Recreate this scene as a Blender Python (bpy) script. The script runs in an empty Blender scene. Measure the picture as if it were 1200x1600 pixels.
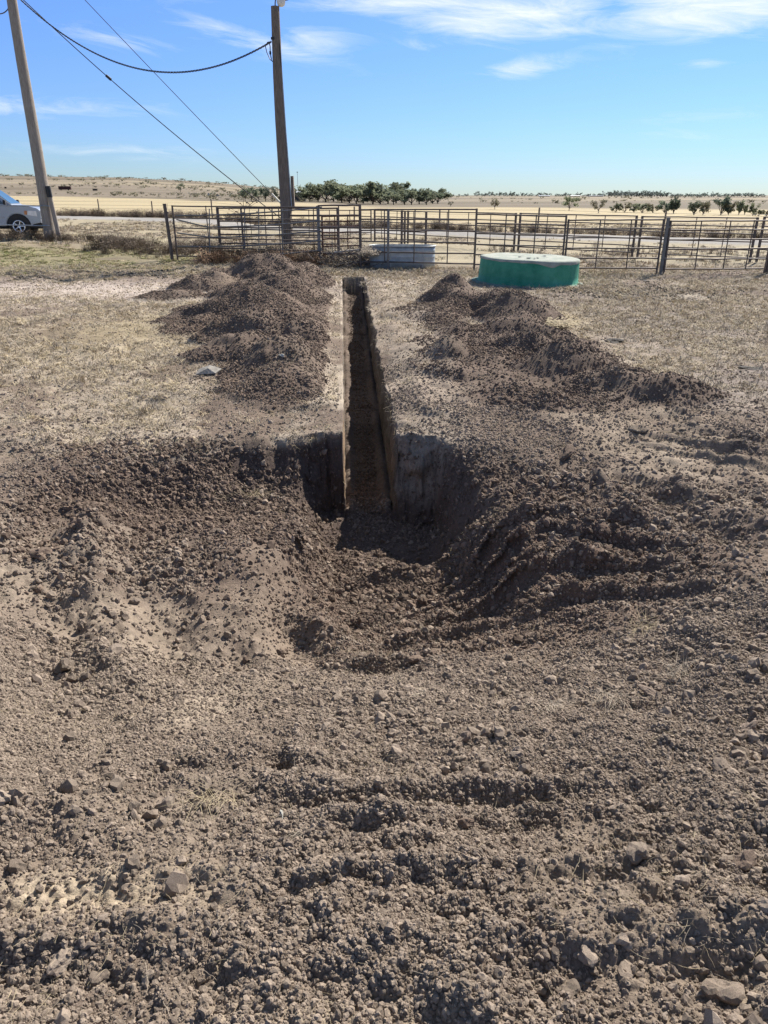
import bpy, bmesh, math, random, time
_t0 = time.time()
import numpy as np
from mathutils import Vector, Matrix, Euler
random.seed(7); RNG = np.random.default_rng(7)
SC = bpy.context.scene; COL = SC.collection
R = math.radians


# ------------------------------------------------------------------ camera
F_PX, PITCH, CAM_H = 1155.0, R(23.2), 2.0
cd = bpy.data.cameras.new('camera'); cam = bpy.data.objects.new('camera', cd); COL.objects.link(cam)
cd.sensor_fit = 'VERTICAL'; cd.sensor_height = 24.0; cd.lens = F_PX/1600*24.0
cd.clip_start = 0.05; cd.clip_end = 20000
cam.location = (0, 0, CAM_H); cam.rotation_euler = (math.pi/2-PITCH, 0, 0)
SC.camera = cam


# ------------------------------------------------------------------ sun, sky, exposure
SUN_EL, SUN_AZ = 41.0, 36.0
sd = bpy.data.lights.new('sun', 'SUN'); sd.energy = 4.9; sd.angle = R(0.53); sd.color = (1, .945, .86)
sun = bpy.data.objects.new('sun', sd); COL.objects.link(sun)
sdir = Vector((math.sin(R(SUN_AZ))*math.cos(R(SUN_EL)), math.cos(R(SUN_AZ))*math.cos(R(SUN_EL)), math.sin(R(SUN_EL))))
sun.rotation_euler = sdir.to_track_quat('Z', 'Y').to_euler(); sun.location = (30, 40, 40)
SC.view_settings.view_transform = 'Standard'; SC.view_settings.look = 'None'
SC.view_settings.exposure = 1.08; SC.view_settings.gamma = 1; SC.view_settings.use_curve_mapping = False
try:
    SC.cycles.max_bounces = 6; SC.cycles.diffuse_bounces = 2; SC.cycles.transparent_max_bounces = 8
except Exception: pass

W = bpy.data.worlds.new('World'); SC.world = W; W.use_nodes = True
def build_world():
    nt = W.node_tree; N = nt.nodes; L = nt.links; N.clear()
    def mth(op, a, b=None, c=None, cl=False):
        n = N.new('ShaderNodeMath'); n.operation = op; n.use_clamp = cl
        for i, v in enumerate((a, b, c)):
            if v is None: continue
            if isinstance(v, (int, float)): n.inputs[i].default_value = v
            else: L.new(v, n.inputs[i])
        return n.outputs[0]
    out = N.new('ShaderNodeOutputWorld'); bg = N.new('ShaderNodeBackground'); L.new(bg.outputs[0], out.inputs[0])
    sky = N.new('ShaderNodeTexSky'); sky.sky_type = 'NISHITA'; sky.sun_disc = False
    sky.sun_elevation = R(SUN_EL); sky.sun_rotation = R(SUN_AZ)
    sky.altitude = 1200; sky.air_density = 1.0; sky.dust_density = 0.25; sky.ozone_density = 2.0
    tc = N.new('ShaderNodeTexCoord'); sep = N.new('ShaderNodeSeparateXYZ'); L.new(tc.outputs['Generated'], sep.inputs[0])
    x, y, z = sep.outputs
    az = mth('MULTIPLY', mth('ARCTAN2', x, y), 57.2958)
    el = mth('MULTIPLY', mth('ARCSINE', z), 57.2958)
    # the blue deepens with height over the horizon
    cr = N.new('ShaderNodeValToRGB'); L.new(mth('DIVIDE', el, 30.0, cl=True), cr.inputs[0])
    e = cr.color_ramp.elements; e[0].position = 0; e[0].color = SKY_LOW; e[1].position = 1; e[1].color = SKY_HIGH
    for pos_, col_ in ((.13, SKY_MID), (.38, SKY_UP)):
        m = e.new(pos_); m.color = col_
    mul = N.new('ShaderNodeMix'); mul.data_type = 'RGBA'; mul.blend_type = 'MULTIPLY'; mul.inputs[0].default_value = 1
    L.new(sky.outputs[0], mul.inputs[6]); L.new(cr.outputs[0], mul.inputs[7])
    # cirrus: streaky noise in (azimuth, elevation), stretched along the wind
    cmb = N.new('ShaderNodeCombineXYZ'); L.new(mth('ADD', mth('MULTIPLY', az, .10), mth('MULTIPLY', el, .06)), cmb.inputs[0]); L.new(mth('ADD', mth('MULTIPLY', el, .55), mth('MULTIPLY', az, .03)), cmb.inputs[1])
    nz = N.new('ShaderNodeTexNoise'); L.new(cmb.outputs[0], nz.inputs['Vector'])
    nz.inputs['Scale'].default_value = 1.6; nz.inputs['Detail'].default_value = 9; nz.inputs['Roughness'].default_value = .68; nz.inputs['Distortion'].default_value = .9
    n1 = nz.outputs[0]
    nz2 = N.new('ShaderNodeTexNoise'); L.new(cmb.outputs[0], nz2.inputs['Vector'])
    nz2.inputs['Scale'].default_value = .55; nz2.inputs['Detail'].default_value = 4; nz2.inputs['Roughness'].default_value = .5
    total = None
    for (a0, e0, wa, we, tilt, amp) in CLOUDS:
        da = mth('SUBTRACT', az, a0); de = mth('SUBTRACT', el, e0)
        de2 = mth('SUBTRACT', de, mth('MULTIPLY', da, tilt))
        q = mth('ADD', mth('POWER', mth('ABSOLUTE', mth('DIVIDE', da, wa)), 2), mth('POWER', mth('ABSOLUTE', mth('DIVIDE', de2, we)), 2))
        g = mth('MULTIPLY', mth('EXPONENT', mth('MULTIPLY', q, -1)), amp)
        total = g if total is None else mth('MAXIMUM', total, g)
    # the same cirrus goes on over the rest of the sky
    hi = mth('MULTIPLY', mth('SMOOTH_MIN', mth('DIVIDE', mth('SUBTRACT', el, 9), 12, cl=True), 1, .1), mth('MULTIPLY', nz2.outputs[0], .75))
    total = mth('MAXIMUM', total, hi)
    cov = mth('MULTIPLY', mth('SUBTRACT', mth('ADD', n1, mth('MULTIPLY', total, .50)), .62), 2.1, cl=True)
    cov = mth('MULTIPLY', cov, mth('MULTIPLY', total, 1.6, cl=True))
    mix = N.new('ShaderNodeMix'); mix.data_type = 'RGBA'; L.new(cov, mix.inputs[0])
    L.new(mul.outputs[2], mix.inputs[6]); mix.inputs[7].default_value = CLOUD_COL
    L.new(mix.outputs[2], bg.inputs[0]); bg.inputs[1].default_value = 0.062
SKY_LOW = (.47, .59, .77, 1); SKY_MID = (.52, .68, .99, 1); SKY_UP = (.58, .79, 1.24, 1); SKY_HIGH = (.95, .98, 1.05, 1)
CLOUD_COL = (7.6, 8.1, 8.5, 1)
#        az    el   half-width  half-height  tilt  strength
CLOUDS = [(20.5, 10.4, 8.0, 1.8, .02, 1.0), (8.5, 10.6, 8.0, 1.5, -.02, .98), (1.5, 11.4, 7, .9, 0, .9), (-8.5, 9.3, 6.5, .9, -.22, .62),
          (-5, 9.2, 4, 1.2, 0, .55), (-16.5, 8.9, 5, .6, -.12, .55), (-23, 5.1, 9, .75, 0, .60), (-18, 2.6, 9, .7, 0, .42), (9.4, 7.7, 3.6, .75, .10, .68),
          (18.5, 3.6, 4, .45, -.06, .40), (22, 4.6, 6, .5, 0, .33), (20.5, 7.6, 1.8, .35, -.05, .5), (3, 9.0, 3, .5, -.1, .45), (-15, 11.2, 5, .6, 0, .3)]
build_world()


# ------------------------------------------------------------------ helpers
SP, CP = math.sin(PITCH), math.cos(PITCH)
def ray(u, v):
    yv = (v-800)/F_PX; return Vector(((u-600)/F_PX, CP-yv*SP, -SP-yv*CP))
def at_depth(u, v, Y):
    d = ray(u, v); return Vector((d.x*Y/d.y, Y, CAM_H+d.z*Y/d.y))
def smooth(a, b, x):
    t = np.clip((x-a)/(b-a), 0, 1); return t*t*(3-2*t)
_T = np.random.default_rng(99).random(1 << 20, dtype=np.float32)
def hsh(ix, iy, seed):
    k = (np.asarray(ix, np.int32)*7349 + np.asarray(iy, np.int32)*91813 + np.int32(seed*51787 % 1048576)) & 0xFFFFF
    return _T[k]
def vnoise(x, y, seed=0):
    x = np.asarray(x, np.float32); y = np.asarray(y, np.float32)
    fx, fy = np.floor(x), np.floor(y); tx, ty = x-fx, y-fy
    ix, iy = fx.astype(np.int32), fy.astype(np.int32)
    tx = tx*tx*(3-2*tx); ty = ty*ty*(3-2*ty)
    a, b = hsh(ix, iy, seed), hsh(ix+1, iy, seed); c, d = hsh(ix, iy+1, seed), hsh(ix+1, iy+1, seed)
    return ((a*(1-tx)+b*tx)*(1-ty)+(c*(1-tx)+d*tx)*ty)*2-1
def fbm(x, y, wl, octaves, seed=0, gain=.5, sp=None):
    s = 0; a = 1
    for o in range(octaves):
        w = wl/2**o
        n = vnoise(x/w+o*17.3, y/w-o*9.1, seed+o)*a
        if sp is not None: n = n*np.clip(w/(2.5*sp)-1, 0, 1)
        s = s+n; a *= gain
    return s
def clods(x, y, cell, seed, dens=.8, sp=None):
    """rounded lumps of soil lying on a surface: height above it"""
    gx, gy = (np.asarray(x)/cell).astype(np.float32), (np.asarray(y)/cell).astype(np.float32); fx, fy = np.floor(gx).astype(np.int32), np.floor(gy).astype(np.int32); out = np.zeros_like(gx)
    for i in (-1, 0, 1):
        for j in (-1, 0, 1):
            cx, cy = fx+i, fy+j
            h0 = hsh(cx, cy, seed); r = .22+.40*h0*h0; on = hsh(cx, cy, seed+3) < dens
            dx = gx-(cx+.5+(hsh(cx, cy, seed+1)-.5)*.8); dy = gy-(cy+.5+(hsh(cx, cy, seed+2)-.5)*.8)
            k = .75+.5*hsh(cx, cy, seed+4)
            q = 1-((dx*k)**2+(dy/k)**2)/(r*r)
            out = np.maximum(out, np.where(on & (q > 0), np.sqrt(np.maximum(q, 0))*r, 0))
    out = out*cell
    if sp is not None: out = out*np.clip(cell/(3.0*sp)-1, 0, 1)
    return out
def seg_dist(x, y, pts):
    best = np.full(x.shape, 1e9); side = np.zeros(x.shape); tt = np.zeros(x.shape); n = len(pts)-1
    for i in range(n):
        (x0, y0), (x1, y1) = pts[i], pts[i+1]; dx, dy = x1-x0, y1-y0; L2 = dx*dx+dy*dy
        t = np.clip(((x-x0)*dx+(y-y0)*dy)/L2, 0, 1); px, py = x-(x0+t*dx), y-(y0+t*dy)
        d = np.hypot(px, py); m = d < best
        best = np.where(m, d, best); side = np.where(m, np.sign(dx*py-dy*px), side); tt = np.where(m, (i+t)/n, tt)
    return best, side, tt
def ip(v, xs, ys): return np.interp(v, xs, ys)


# ------------------------------------------------------------------ terrain shape
TY0, TY1 = 6.12, 20.4                                    # trench runs from y=TY0 to TY1
def trench_c(y): return .1785-.0492*y            # left wall -.03-.0525y, right wall .387-.0459y
def trench_hw(y): return .2085+.0033*y
MOUNDS_L = [(-2.85, 18.9, .60, 1.45, 1.5), (-4.1, 17.7, .34, .95, .9), (-4.75, 16.2, .15, .8, .6), (-2.5, 15.6, .44, 1.3, 1.5), (-2.45, 13.0, .46, 1.15, 1.3),
            (-2.05, 11.3, .40, 1.0, 1.1), (-2.0, 10.0, .34, .85, .9), (-1.55, 9.0, .30, .72, .9), (-1.35, 8.15, .27, .70, .78), (-1.45, 9.4, .30, .8, .9), (-1.7, 12.0, .3, .75, 1.2), (-2.6, 14.2, .22, 1.5, 3.4), (-1.75, 10.0, .13, .95, 2.2)]
MOUNDS_R = [(1.62, 15.2, .44, .8, .9), (2.35, 14.2, .34, .65, .7), (2.45, 12.9, .40, .75, .9), (1.35, 14.0, .16, .7, .6), (2.3, 11.4, .38, .8, .9), (2.15, 10.0, .36, .72, .8),
            (2.25, 8.9, .34, .7, .75), (2.7, 8.15, .30, .8, .6), (3.15, 7.75, .22, .7, .5), (1.05, 9.9, .20, .45, .8), (1.0, 8.9, .16, .42, .5),
            (1.5, 7.75, .20, .62, .42), (1.95, 7.5, .18, .5, .4), (1.2, 12.3, .12, .5, .7), (.75, 11.0, .07, .4, .8), (1.95, 10.0, .17, 1.35, 3.0), (2.3, 8.0, .16, 1.5, 1.0), (1.6, 14.2, .15, 1.2, 1.5)]
MOUNDS_L = [(x+.22, y, h*1.12, rx*1.08, ry) for x, y, h, rx, ry in MOUNDS_L]
MOUNDS_R = [(x-.16, y, h*1.15, rx*1.08, ry) for x, y, h, rx, ry in MOUNDS_R]+[(.95, 13.4, .17, .6, 1.0), (1.15, 11.3, .17, .5, 1.2)]
def mound(x, y, L, seed):
    wob = fbm(x, y, .9, 4, seed)*.20; h = np.zeros_like(x)
    for (cx, cy, hh, rx, ry) in L:
        d = np.sqrt(((x-cx)/rx)**2+((y-cy)/ry)**2+.015)+wob
        h = np.maximum(h, hh*1.12*np.clip(1.1-d, 0, 1)) + .25*hh*np.exp(-(d*1.5)**2)*.3
    return h
RIDGES = [  # polyline, half-width, height, roughness : berms and machine tracks in the loose soil
    ([(.15, 4.75), (.71, 5.2), (1.29, 5.42), (1.74, 5.5), (1.86, 4.9), (1.9, 4.4)], .17, .13), ([(.2, 4.45), (.8, 4.75), (1.3, 4.85), (1.65, 4.75), (1.95, 4.6)], .05, .072),
    ([(-.1, 4.2), (.5, 4.4), (1.1, 4.6), (1.6, 4.5), (1.95, 4.3)], .05, .072), ([(-.15, 3.95), (.5, 4.1), (1.2, 4.3), (1.7, 4.15), (2.0, 3.95)], .045, .07),
    ([(-.2, 3.65), (.5, 3.8), (1.1, 3.95), (1.5, 3.85), (1.8, 3.6)], .045, .062), ([(-.3, 3.4), (.4, 3.5), (1.0, 3.6)], .05, .06),
    ([(1.95, 5.9), (2.25, 5.0), (2.5, 4.1), (2.45, 3.3)], .13, .10), ([(-.66, 5.3), (-.55, 4.6), (-.45, 4.0), (-.2, 3.5)], .13, .16), ([(-.4, 4.9), (.1, 4.93), (.6, 5.1)], .08, .07),
    ([(-.75, 2.02), (-.1, 1.92), (.4, 1.93), (.85, 1.96)], .045, .048), ([(-.3, 1.78), (.2, 1.80), (.9, 1.86)], .04, .05),
    ([(-.2, 1.52), (.3, 1.55), (.9, 1.56)], .04, .05), ([(-1.4, 1.30), (-.7, 1.32), (-.3, 1.30)], .06, .05), ([(-.36, 1.22), (.1, 1.27), (.6, 1.30), (1.3, 1.27)], .05, .045),
    ([(2.3, 6.5), (2.8, 5.9), (3.6, 5.2), (4.6, 4.6)], .05, .055), ([(2.5, 6.75), (3.0, 6.1), (3.8, 5.4), (4.9, 4.8)], .05, .055), ([(2.7, 7.0), (3.3, 6.3), (4.1, 5.6), (5.2, 5.0)], .05, .03),
    ([(-2.1, 5.0), (-1.9, 4.2), (-1.5, 3.4), (-1.0, 2.6)], .15, .11), ([(-2.9, 4.4), (-2.4, 3.5), (-1.8, 2.7)], .12, .09), ([(1.6, 3.3), (1.5, 2.7), (1.2, 2.2)], .1, .05)]
def road_dist(x, y):
    k = math.hypot(1, .64); return ((y-(45.7-.64*x)))/k
def terrain(x, y, sp=None, fine=True):
    """outer ground surface; returns height and masks"""
    x = np.asarray(x, float); y = np.asarray(y, float)
    if sp is None: sp = .004*np.maximum(y, 1)
    zo = .30*smooth(5.6, 1.4, y)
    near = smooth(30, 24, y)
    zo = zo+fbm(x, y, 2.4, 3, 11)*.035*near
    # loading ramp dug in front of the trench
    dc = ip(y, [.8, 1.5, 2, 2.5, 3, 3.5, 4, 4.6, 4.95, 5.3, 5.6, 6.4], [.30, .24, .14, 0, -.17, -.34, -.49, -.60, -.64, -.76, -.81, -.80])
    wb = fbm(x, y, .8, 3, 21)*.10
    xr = ip(y, [.8, 1.5, 2.2, 3.2, 4.2, 5.3, 6.3], [1.0, 1.3, 1.7, 2.2, 2.5, 2.7, 2.7])+wb*1.6
    xl = ip(y, [.8, 1.5, 2.2, 3.2, 4.4, 5.4, 6.3], [-1.0, -1.4, -1.8, -2.5, -3.1, -3.1, -2.8])+wb*2
    sr = smooth(.55, 1, (x-.0)/np.maximum(xr, .3)*1.0) ; sr = np.clip((x-.55)/(np.maximum(xr, .8)-.55), 0, 1); sr = sr**1.15
    shelf = dc+.42*smooth(-.45, -.82, x+wb)*smooth(3.3, 4.6, y)
    dcr = dc+.56*smooth(.40, .95, x+wb)*smooth(3.3, 4.9, y)
    sl = np.clip((-1.0-x)/(-1.0-xl), 0, 1); sl = sl**1.3
    zin = np.where(x > .2, dcr+(zo-dcr)*smooth(0, 1, sr), shelf+(zo-shelf)*smooth(0, 1, sl))
    yf = ip(x, [-4, -3.2, -2.6, -2.3, -1.7, -.45, .1, .75, 1.7, 2.3, 3], [4.2, 5.1, 5.75, 6.05, 6.28, 6.45, 6.50, 6.50, 6.55, 6.1, 5.5])+fbm(x, y*.4, .5, 5, 31, .6)*.13
    wbk = ip(x, [-3, -1.6, -.95, -.5, .05, .45, .62, 1.1, 2.5], [1.3, .95, .7, .20, .16, .24, 1.0, 1.9, 2.0])
    S = smooth(0, 1, (yf-y)/wbk)
    h = zo+(zin-zo)*S
    dug = smooth(-.03, -.12, h-zo)
    tip = smooth(.6, .1, np.abs(y-6.1))*0
    mL = mound(x, y, MOUNDS_L, 41); mR = mound(x, y, MOUNDS_R, 51)
    mL = mL*smooth(-.34, -.62, x-trench_c(y)); mR = mR*smooth(.40, .7, x-trench_c(y))
    m = mL+mR; mm = smooth(.015, .07, m)
    m = m+(fbm(x, y, .8, 3, 57)*.075-.01)*mm*smooth(0, .2, m); h = h+m
    # a scooped face in the far right heap
    h = h-.22*np.exp(-((x-1.75)/.45)**2-((y-13.9)/.45)**2)
    rx_, ry_ = x+wb*.35, y+fbm(x, y, .35, 2, 61)*.035; rv = vnoise(x*3.1, y*3.1, 71); rfa = vnoise(x*13, y*13, 73); close = (y > .5) & (y < 8)
    h = np.array(h); xc, yc, vc, hc, rf = rx_[close], ry_[close], rv[close], h[close], rfa[close]
    for pts, hw, hh in RIDGES:
        d, _, t = seg_dist(xc, yc, pts)
        hc = hc+hh*(.72 if hw <= .06 and pts[0][1] < 2.3 else 1)*np.exp(-(d/hw)**2)*(.75+.5*vc)*smooth(0, .2, t)*smooth(1, .75, t)*(1+.5*rf) - .35*hh*np.exp(-((d-1.9*hw)/hw)**2)
    h[close] = hc
    xt_ = x-trench_c(y); lip = smooth(6.4, 6.8, y)*smooth(20.4, 20, y)
    h = h-lip*(.07*smooth(.62, .24, xt_)*(xt_ > 0)*(1+.5*fbm(x, y, .5, 3, 66)) + .01*smooth(-.42, -.26, xt_)*(xt_ < 0))
    # holes and hummocks
    h = h-.05*np.exp(-((x+.78)**2+(y-3.35)**2)/.02)*1.6 - .05*np.exp(-((x+1.05)**2+(y-2.75)**2)/.012)-.06*np.exp(-((x+.37)**2+(y-2.08)**2)/.004)
    h = h+.06*np.exp(-((x+2.2)**2/.5+(y-7.9)**2/.08))
    hp = vnoise(x*3.3+9, y*3.3, 401); h = h-.035*smooth(.45, .85, hp)*smooth(6.3, 7.5, y)*smooth(24, 21, y)*(1-mm)
    distr = np.clip(np.maximum(np.maximum(dug, mm), np.maximum(smooth(ip(x, [-4, -1.3], [2.4, .8]), -.55, y+fbm(x, y, 1.1, 5, 81, .62)*.95-ip(x, [-5, -4, -1, -.3, .1, 1.0, 2.6, 3.6, 5], [5.0, 5.5, 5.9, 6.0, 9.0, 9.2, 8.4, 7.0, 6.4])), .55*smooth(.15, .35, x-trench_c(y))*smooth(2.6, 1.6, x)*smooth(21, 18, y)*1.35*(.6+.5*vnoise(x*1.7, y*1.1, 83)))+.45*smooth(-.28, -.4, x-trench_c(y))*smooth(-1.5, -.8, x-trench_c(y))*smooth(19, 17, y)*smooth(7, 8, y)*(.6+.5*vnoise(x*1.7, y*1.1, 83))), 0, 1)
    nearf = smooth(26, 20, y)
    if fine:
        rough = .35+.65*distr
        pat = .5+.5*vnoise(x*1.3+3, y*1.3, 91)          # patches of coarse and fine crumbs
        h = h+fbm(x, y, .45, 7, 101, .60, sp)*(.020*distr+.013)*nearf
        c = clods(x, y, .17, 201, .30, sp)*.45*smooth(.35, .9, pat)
        c = np.maximum(c, clods(x, y, .075, 211, .55, sp)*.55*(.35+.65*pat))
        c = c+clods(x, y, .034, 221, .75, sp)*.75*(.55+.45*pat)+clods(x+1.7, y, .017, 231, .8, sp)*.7
        h = h+c*(distr*.62+.45)*nearf
    # far country
    az = np.degrees(np.arctan2(x, np.maximum(y, 1e-3)))
    hm = ip(az, [-60, -24, -18, -13, -8, -3, 2, 60], [1.1, 1, .94, .72, .40, .12, .0, .0])
    hill = 21*smooth(170, 900, y)*hm*(1+.06*vnoise(x/120, y/120, 7))
    und = fbm(x, y, 260, 3, 17)*.9*smooth(120, 500, y)
    rise = .36*smooth(-7.5, -13, x)*smooth(24, 31, y)
    bank = .10*np.exp(-(road_dist(x, y)/3.4)**4)*smooth(26, 32, y)
    verge = fbm(x, y, 1.6, 3, 19)*.06*smooth(22, 26, y)*smooth(90, 50, y)*(1-np.exp(-(road_dist(x, y)/3.0)**4))
    h = h+hill+und+rise+bank+verge
    return h, dict(distr=distr, dug=dug, mound=mm, mh=m, S=S)
def floor_z(y):
    return ip(y, [5, 5.8, 9, 13, 17, 18.8, 19.0, 20.4], [-.80, -.81, -.76, -.69, -.58, -.54, -.42, -.40])
def mix3(a, b, t): return a*(1-t[..., None])+np.asarray(b)*t[..., None]
def ground_colour(x, y, z, mk, sp):
    n1 = fbm(x, y, 1.3, 5, 301, .6, sp*.5); n2 = fbm(x, y, .22, 4, 311, .6, sp); n3 = fbm(x, y, 5, 4, 321)
    c = np.tile(np.array([.143, .108, .084]), x.shape+(1,))                       # dry brown soil
    c = mix3(c, (.25, .202, .155), smooth(-.1, .8, n1+.3*n2)*.75)                  # dusty
    c = mix3(c, (.115, .083, .064), np.clip(mk['mound']*.62+.25*smooth(.1, .9, n2), 0, 1)*np.where(y > 6.2, 1, .35))      # turned up subsoil
    c = mix3(c, (.30, .245, .185), smooth(.05, -.7, fbm(x, y, .7, 3, 144))*.35*mk['distr']*(1-mk['mound']*(y > 6.2)))
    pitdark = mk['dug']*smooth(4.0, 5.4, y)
    blk = smooth(6.1, 6.3, y)*smooth(.95, .55, x)*smooth(0, .15, x)*smooth(-.7, -.45, z)  # block face of dry clay, lightened to make up for weak fill light
    c = mix3(c, (.088, .064, .053), pitdark*np.clip(np.where(x < -.25, .85, .70-.30*smooth(.5, .9, x)*smooth(4.9, 5.4, y))+.15*np.exp(-((x/.7)**2)), 0, .9)*(1-blk)); c = mix3(c, np.array([.24, .20, .16]), blk*.9)                                 # darker towards the low part of the cut
    rs_ = smooth(.26, .34, x-trench_c(y))*smooth(1.35, .7, x-trench_c(y))*smooth(6.5, 6.9, y)*smooth(19.5, 17, y); c = mix3(c, (.215, .168, .13), rs_*np.clip(.65+.5*n1, 0, .9))
    redd = np.exp(-(((x-.65)/1.3)**2+((y-4.3)/.75)**2)); c = mix3(c, (.115, .073, .054), redd*.85)
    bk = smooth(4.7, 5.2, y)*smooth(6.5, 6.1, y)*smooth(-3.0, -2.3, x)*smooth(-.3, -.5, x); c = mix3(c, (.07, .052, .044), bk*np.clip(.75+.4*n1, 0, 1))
    dp = np.exp(-(((x+.85)/.42)**2+((y-1.47)/.10)**2))+.8*np.exp(-(((x+.05)/.3)**2+((y-1.10)/.05)**2)); c = mix3(c, (.40, .325, .235), np.clip(dp, 0, 1)*.8)
    und = (1-mk['distr'])*smooth(26, 21, y)
    straw = smooth(-.45, .5, n1+.45*n2+.15)
    c = mix3(c, (.36, .302, .235), und*straw*.85)                                  # dead grass mat
    c = mix3(c, (.21, .175, .15), und*smooth(.0, .6, n3+.3*n2)*smooth(1.5, 3.5, x)*.8)   # trodden grey ground on the right
    yl = np.exp(-(((x+3.7)/1.7)**2+((y-12.5)/2.6)**2)); c = mix3(c, (.42, .35, .20), und*yl*.45)
    yl = np.exp(-(((x-3.0)/.6)**2+((y-13.3)/1.0)**2)); c = mix3(c, (.44, .36, .19), und*yl*.6)
    pale = np.exp(-(((y-(17.2-.05*x))/2.1)**2))*smooth(-.2, -2.2, x)*smooth(-16, -9, x)+np.exp(-(((y-20)/1.6)**2+((x-1.0)/2.2)**2))*.8
    c = mix3(c, (.42, .355, .305), np.clip(pale, 0, 1)*und*.85)                     # pale caliche spread
    gr = smooth(20.2, 22, y+.6*n1)*smooth(31, 27, y)*smooth(-6, -8.5, x)
    c = mix3(c, (.25, .235, .115), gr*(.55+.4*np.clip(n1, -1, 1)))                 # green-grey turf by the left pole
    dk = np.exp(-(((y-21.4-.12*(x+6))/.8)**2))*smooth(-4.5, -6, x)*smooth(-13, -9.5, x)
    c = mix3(c, (.075, .06, .052), dk*smooth(-.25, .35, n2+.4*n1))                  # dark dung litter along the gate
    dk2 = np.exp(-(((y-17.3)/1.3)**2+((x-5.6)/1.6)**2)); c = mix3(c, (.10, .082, .07), dk2*smooth(-.1, .4, n2)*.9)
    # beyond the pens
    far = smooth(23, 26, y)*(1-gr)
    n4 = fbm(x, y, 3.2, 5, 331, .62); n5 = fbm(x*.25, y, 14, 5, 341, .6)
    fc = np.tile(np.array([.28, .24, .165]), x.shape+(1,)); fc = mix3(fc, (.20, .16, .115), smooth(-.2, .5, n4)*.8)
    fc = mix3(fc, (.35, .30, .20), smooth(.2, .9, fbm(x, y, 1.7, 3, 351))*.6)
    rd = road_dist(x, y); onr = smooth(2.9, 2.3, np.abs(rd+.25*n4))
    fc = mix3(fc, np.array([.25, .235, .215])*(1+.12*n4[..., None]), onr)
    beyond = smooth(4.5, 7, rd+n4); bright = smooth(-.5, .9, n5)
    fc = mix3(fc, (.22, .165, .105), smooth(2.8, 3.6, rd)*.8)
    st = mix3(np.tile(np.array([.37, .305, .185]), x.shape+(1,)), (.31, .255, .16), bright)
    fc = mix3(fc, st, beyond)
    lim = 150+ip(x/np.maximum(y, 1), [-.6, -.3, 0, .5], [170, 110, 0, -25])
    brown = smooth(-8, 8, (y-lim)+n5*14)
    bc = mix3(np.tile(np.array([.185, .152, .112]), x.shape+(1,)), (.135, .112, .078), smooth(-.3, .35, fbm(x*.2, y, 45, 6, 361, .65)))
    bc = mix3(bc, (.28, .235, .155), smooth(.1, .6, fbm(x*.12, y, 90, 4, 371))*.7)
    bc = mix3(bc, (.16, .15, .115), smooth(900, 2200, y)*.6)
    fc = mix3(fc, bc, brown)
    c = mix3(c, (0, 0, 0), far*0); c = c*(1-far[..., None])+fc*far[..., None]
    return np.clip(c, .01, .9)


# ------------------------------------------------------------------ materials
MATS = {}
def nodes(name):
    m = bpy.data.materials.new(name); m.use_nodes = True; nt = m.node_tree
    return m, nt.nodes, nt.links, nt.nodes['Principled BSDF']
def mat(name, col, rough=.7, metal=0, var=.25, scale=8, bump=.3, bscale=40, col2=None, spec=.5, rnd=0, **kw):
    if name in MATS: return MATS[name]
    m, N, L, b = nodes(name); MATS[name] = m
    tc = N.new('ShaderNodeTexCoord')
    mp = N.new('ShaderNodeMapping'); L.new(tc.outputs['Object'], mp.inputs[0]); mp.inputs['Scale'].default_value = kw.get('stretch', (1, 1, 1))
    nz = N.new('ShaderNodeTexNoise'); nz.inputs['Scale'].default_value = scale; nz.inputs['Detail'].default_value = 6; nz.inputs['Roughness'].default_value = .65
    L.new(mp.outputs[0], nz.inputs['Vector'])
    cr = N.new('ShaderNodeValToRGB'); L.new(nz.outputs[0], cr.inputs[0]); cr.color_ramp.elements[0].position = .32; cr.color_ramp.elements[1].position = .68
    c2 = col2 or tuple(min(1, c*(1+var)) for c in col); c1 = col if col2 else tuple(c*(1-var) for c in col)
    cr.color_ramp.elements[0].color = (*c1, 1); cr.color_ramp.elements[1].color = (*c2, 1)
    last = cr.outputs[0]
    if rnd:
        oi = N.new('ShaderNodeObjectInfo'); mr = N.new('ShaderNodeMapRange'); L.new(oi.outputs['Random'], mr.inputs[0]); mr.inputs[3].default_value = 1-rnd; mr.inputs[4].default_value = 1+rnd
        hs = N.new('ShaderNodeHueSaturation'); L.new(last, hs.inputs['Color']); L.new(mr.outputs[0], hs.inputs['Value']); last = hs.outputs[0]
    L.new(last, b.inputs['Base Color'])
    b.inputs['Roughness'].default_value = rough; b.inputs['Metallic'].default_value = metal; b.inputs['Specular IOR Level'].default_value = spec
    if bump:
        nb = N.new('ShaderNodeTexNoise'); nb.inputs['Scale'].default_value = bscale; nb.inputs['Detail'].default_value = 5; L.new(mp.outputs[0], nb.inputs['Vector'])
        bp = N.new('ShaderNodeBump'); bp.inputs['Strength'].default_value = bump; bp.inputs['Distance'].default_value = .01
        L.new(nb.outputs[0], bp.inputs['Height']); L.new(bp.outputs[0], b.inputs['Normal'])
    return m
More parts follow.
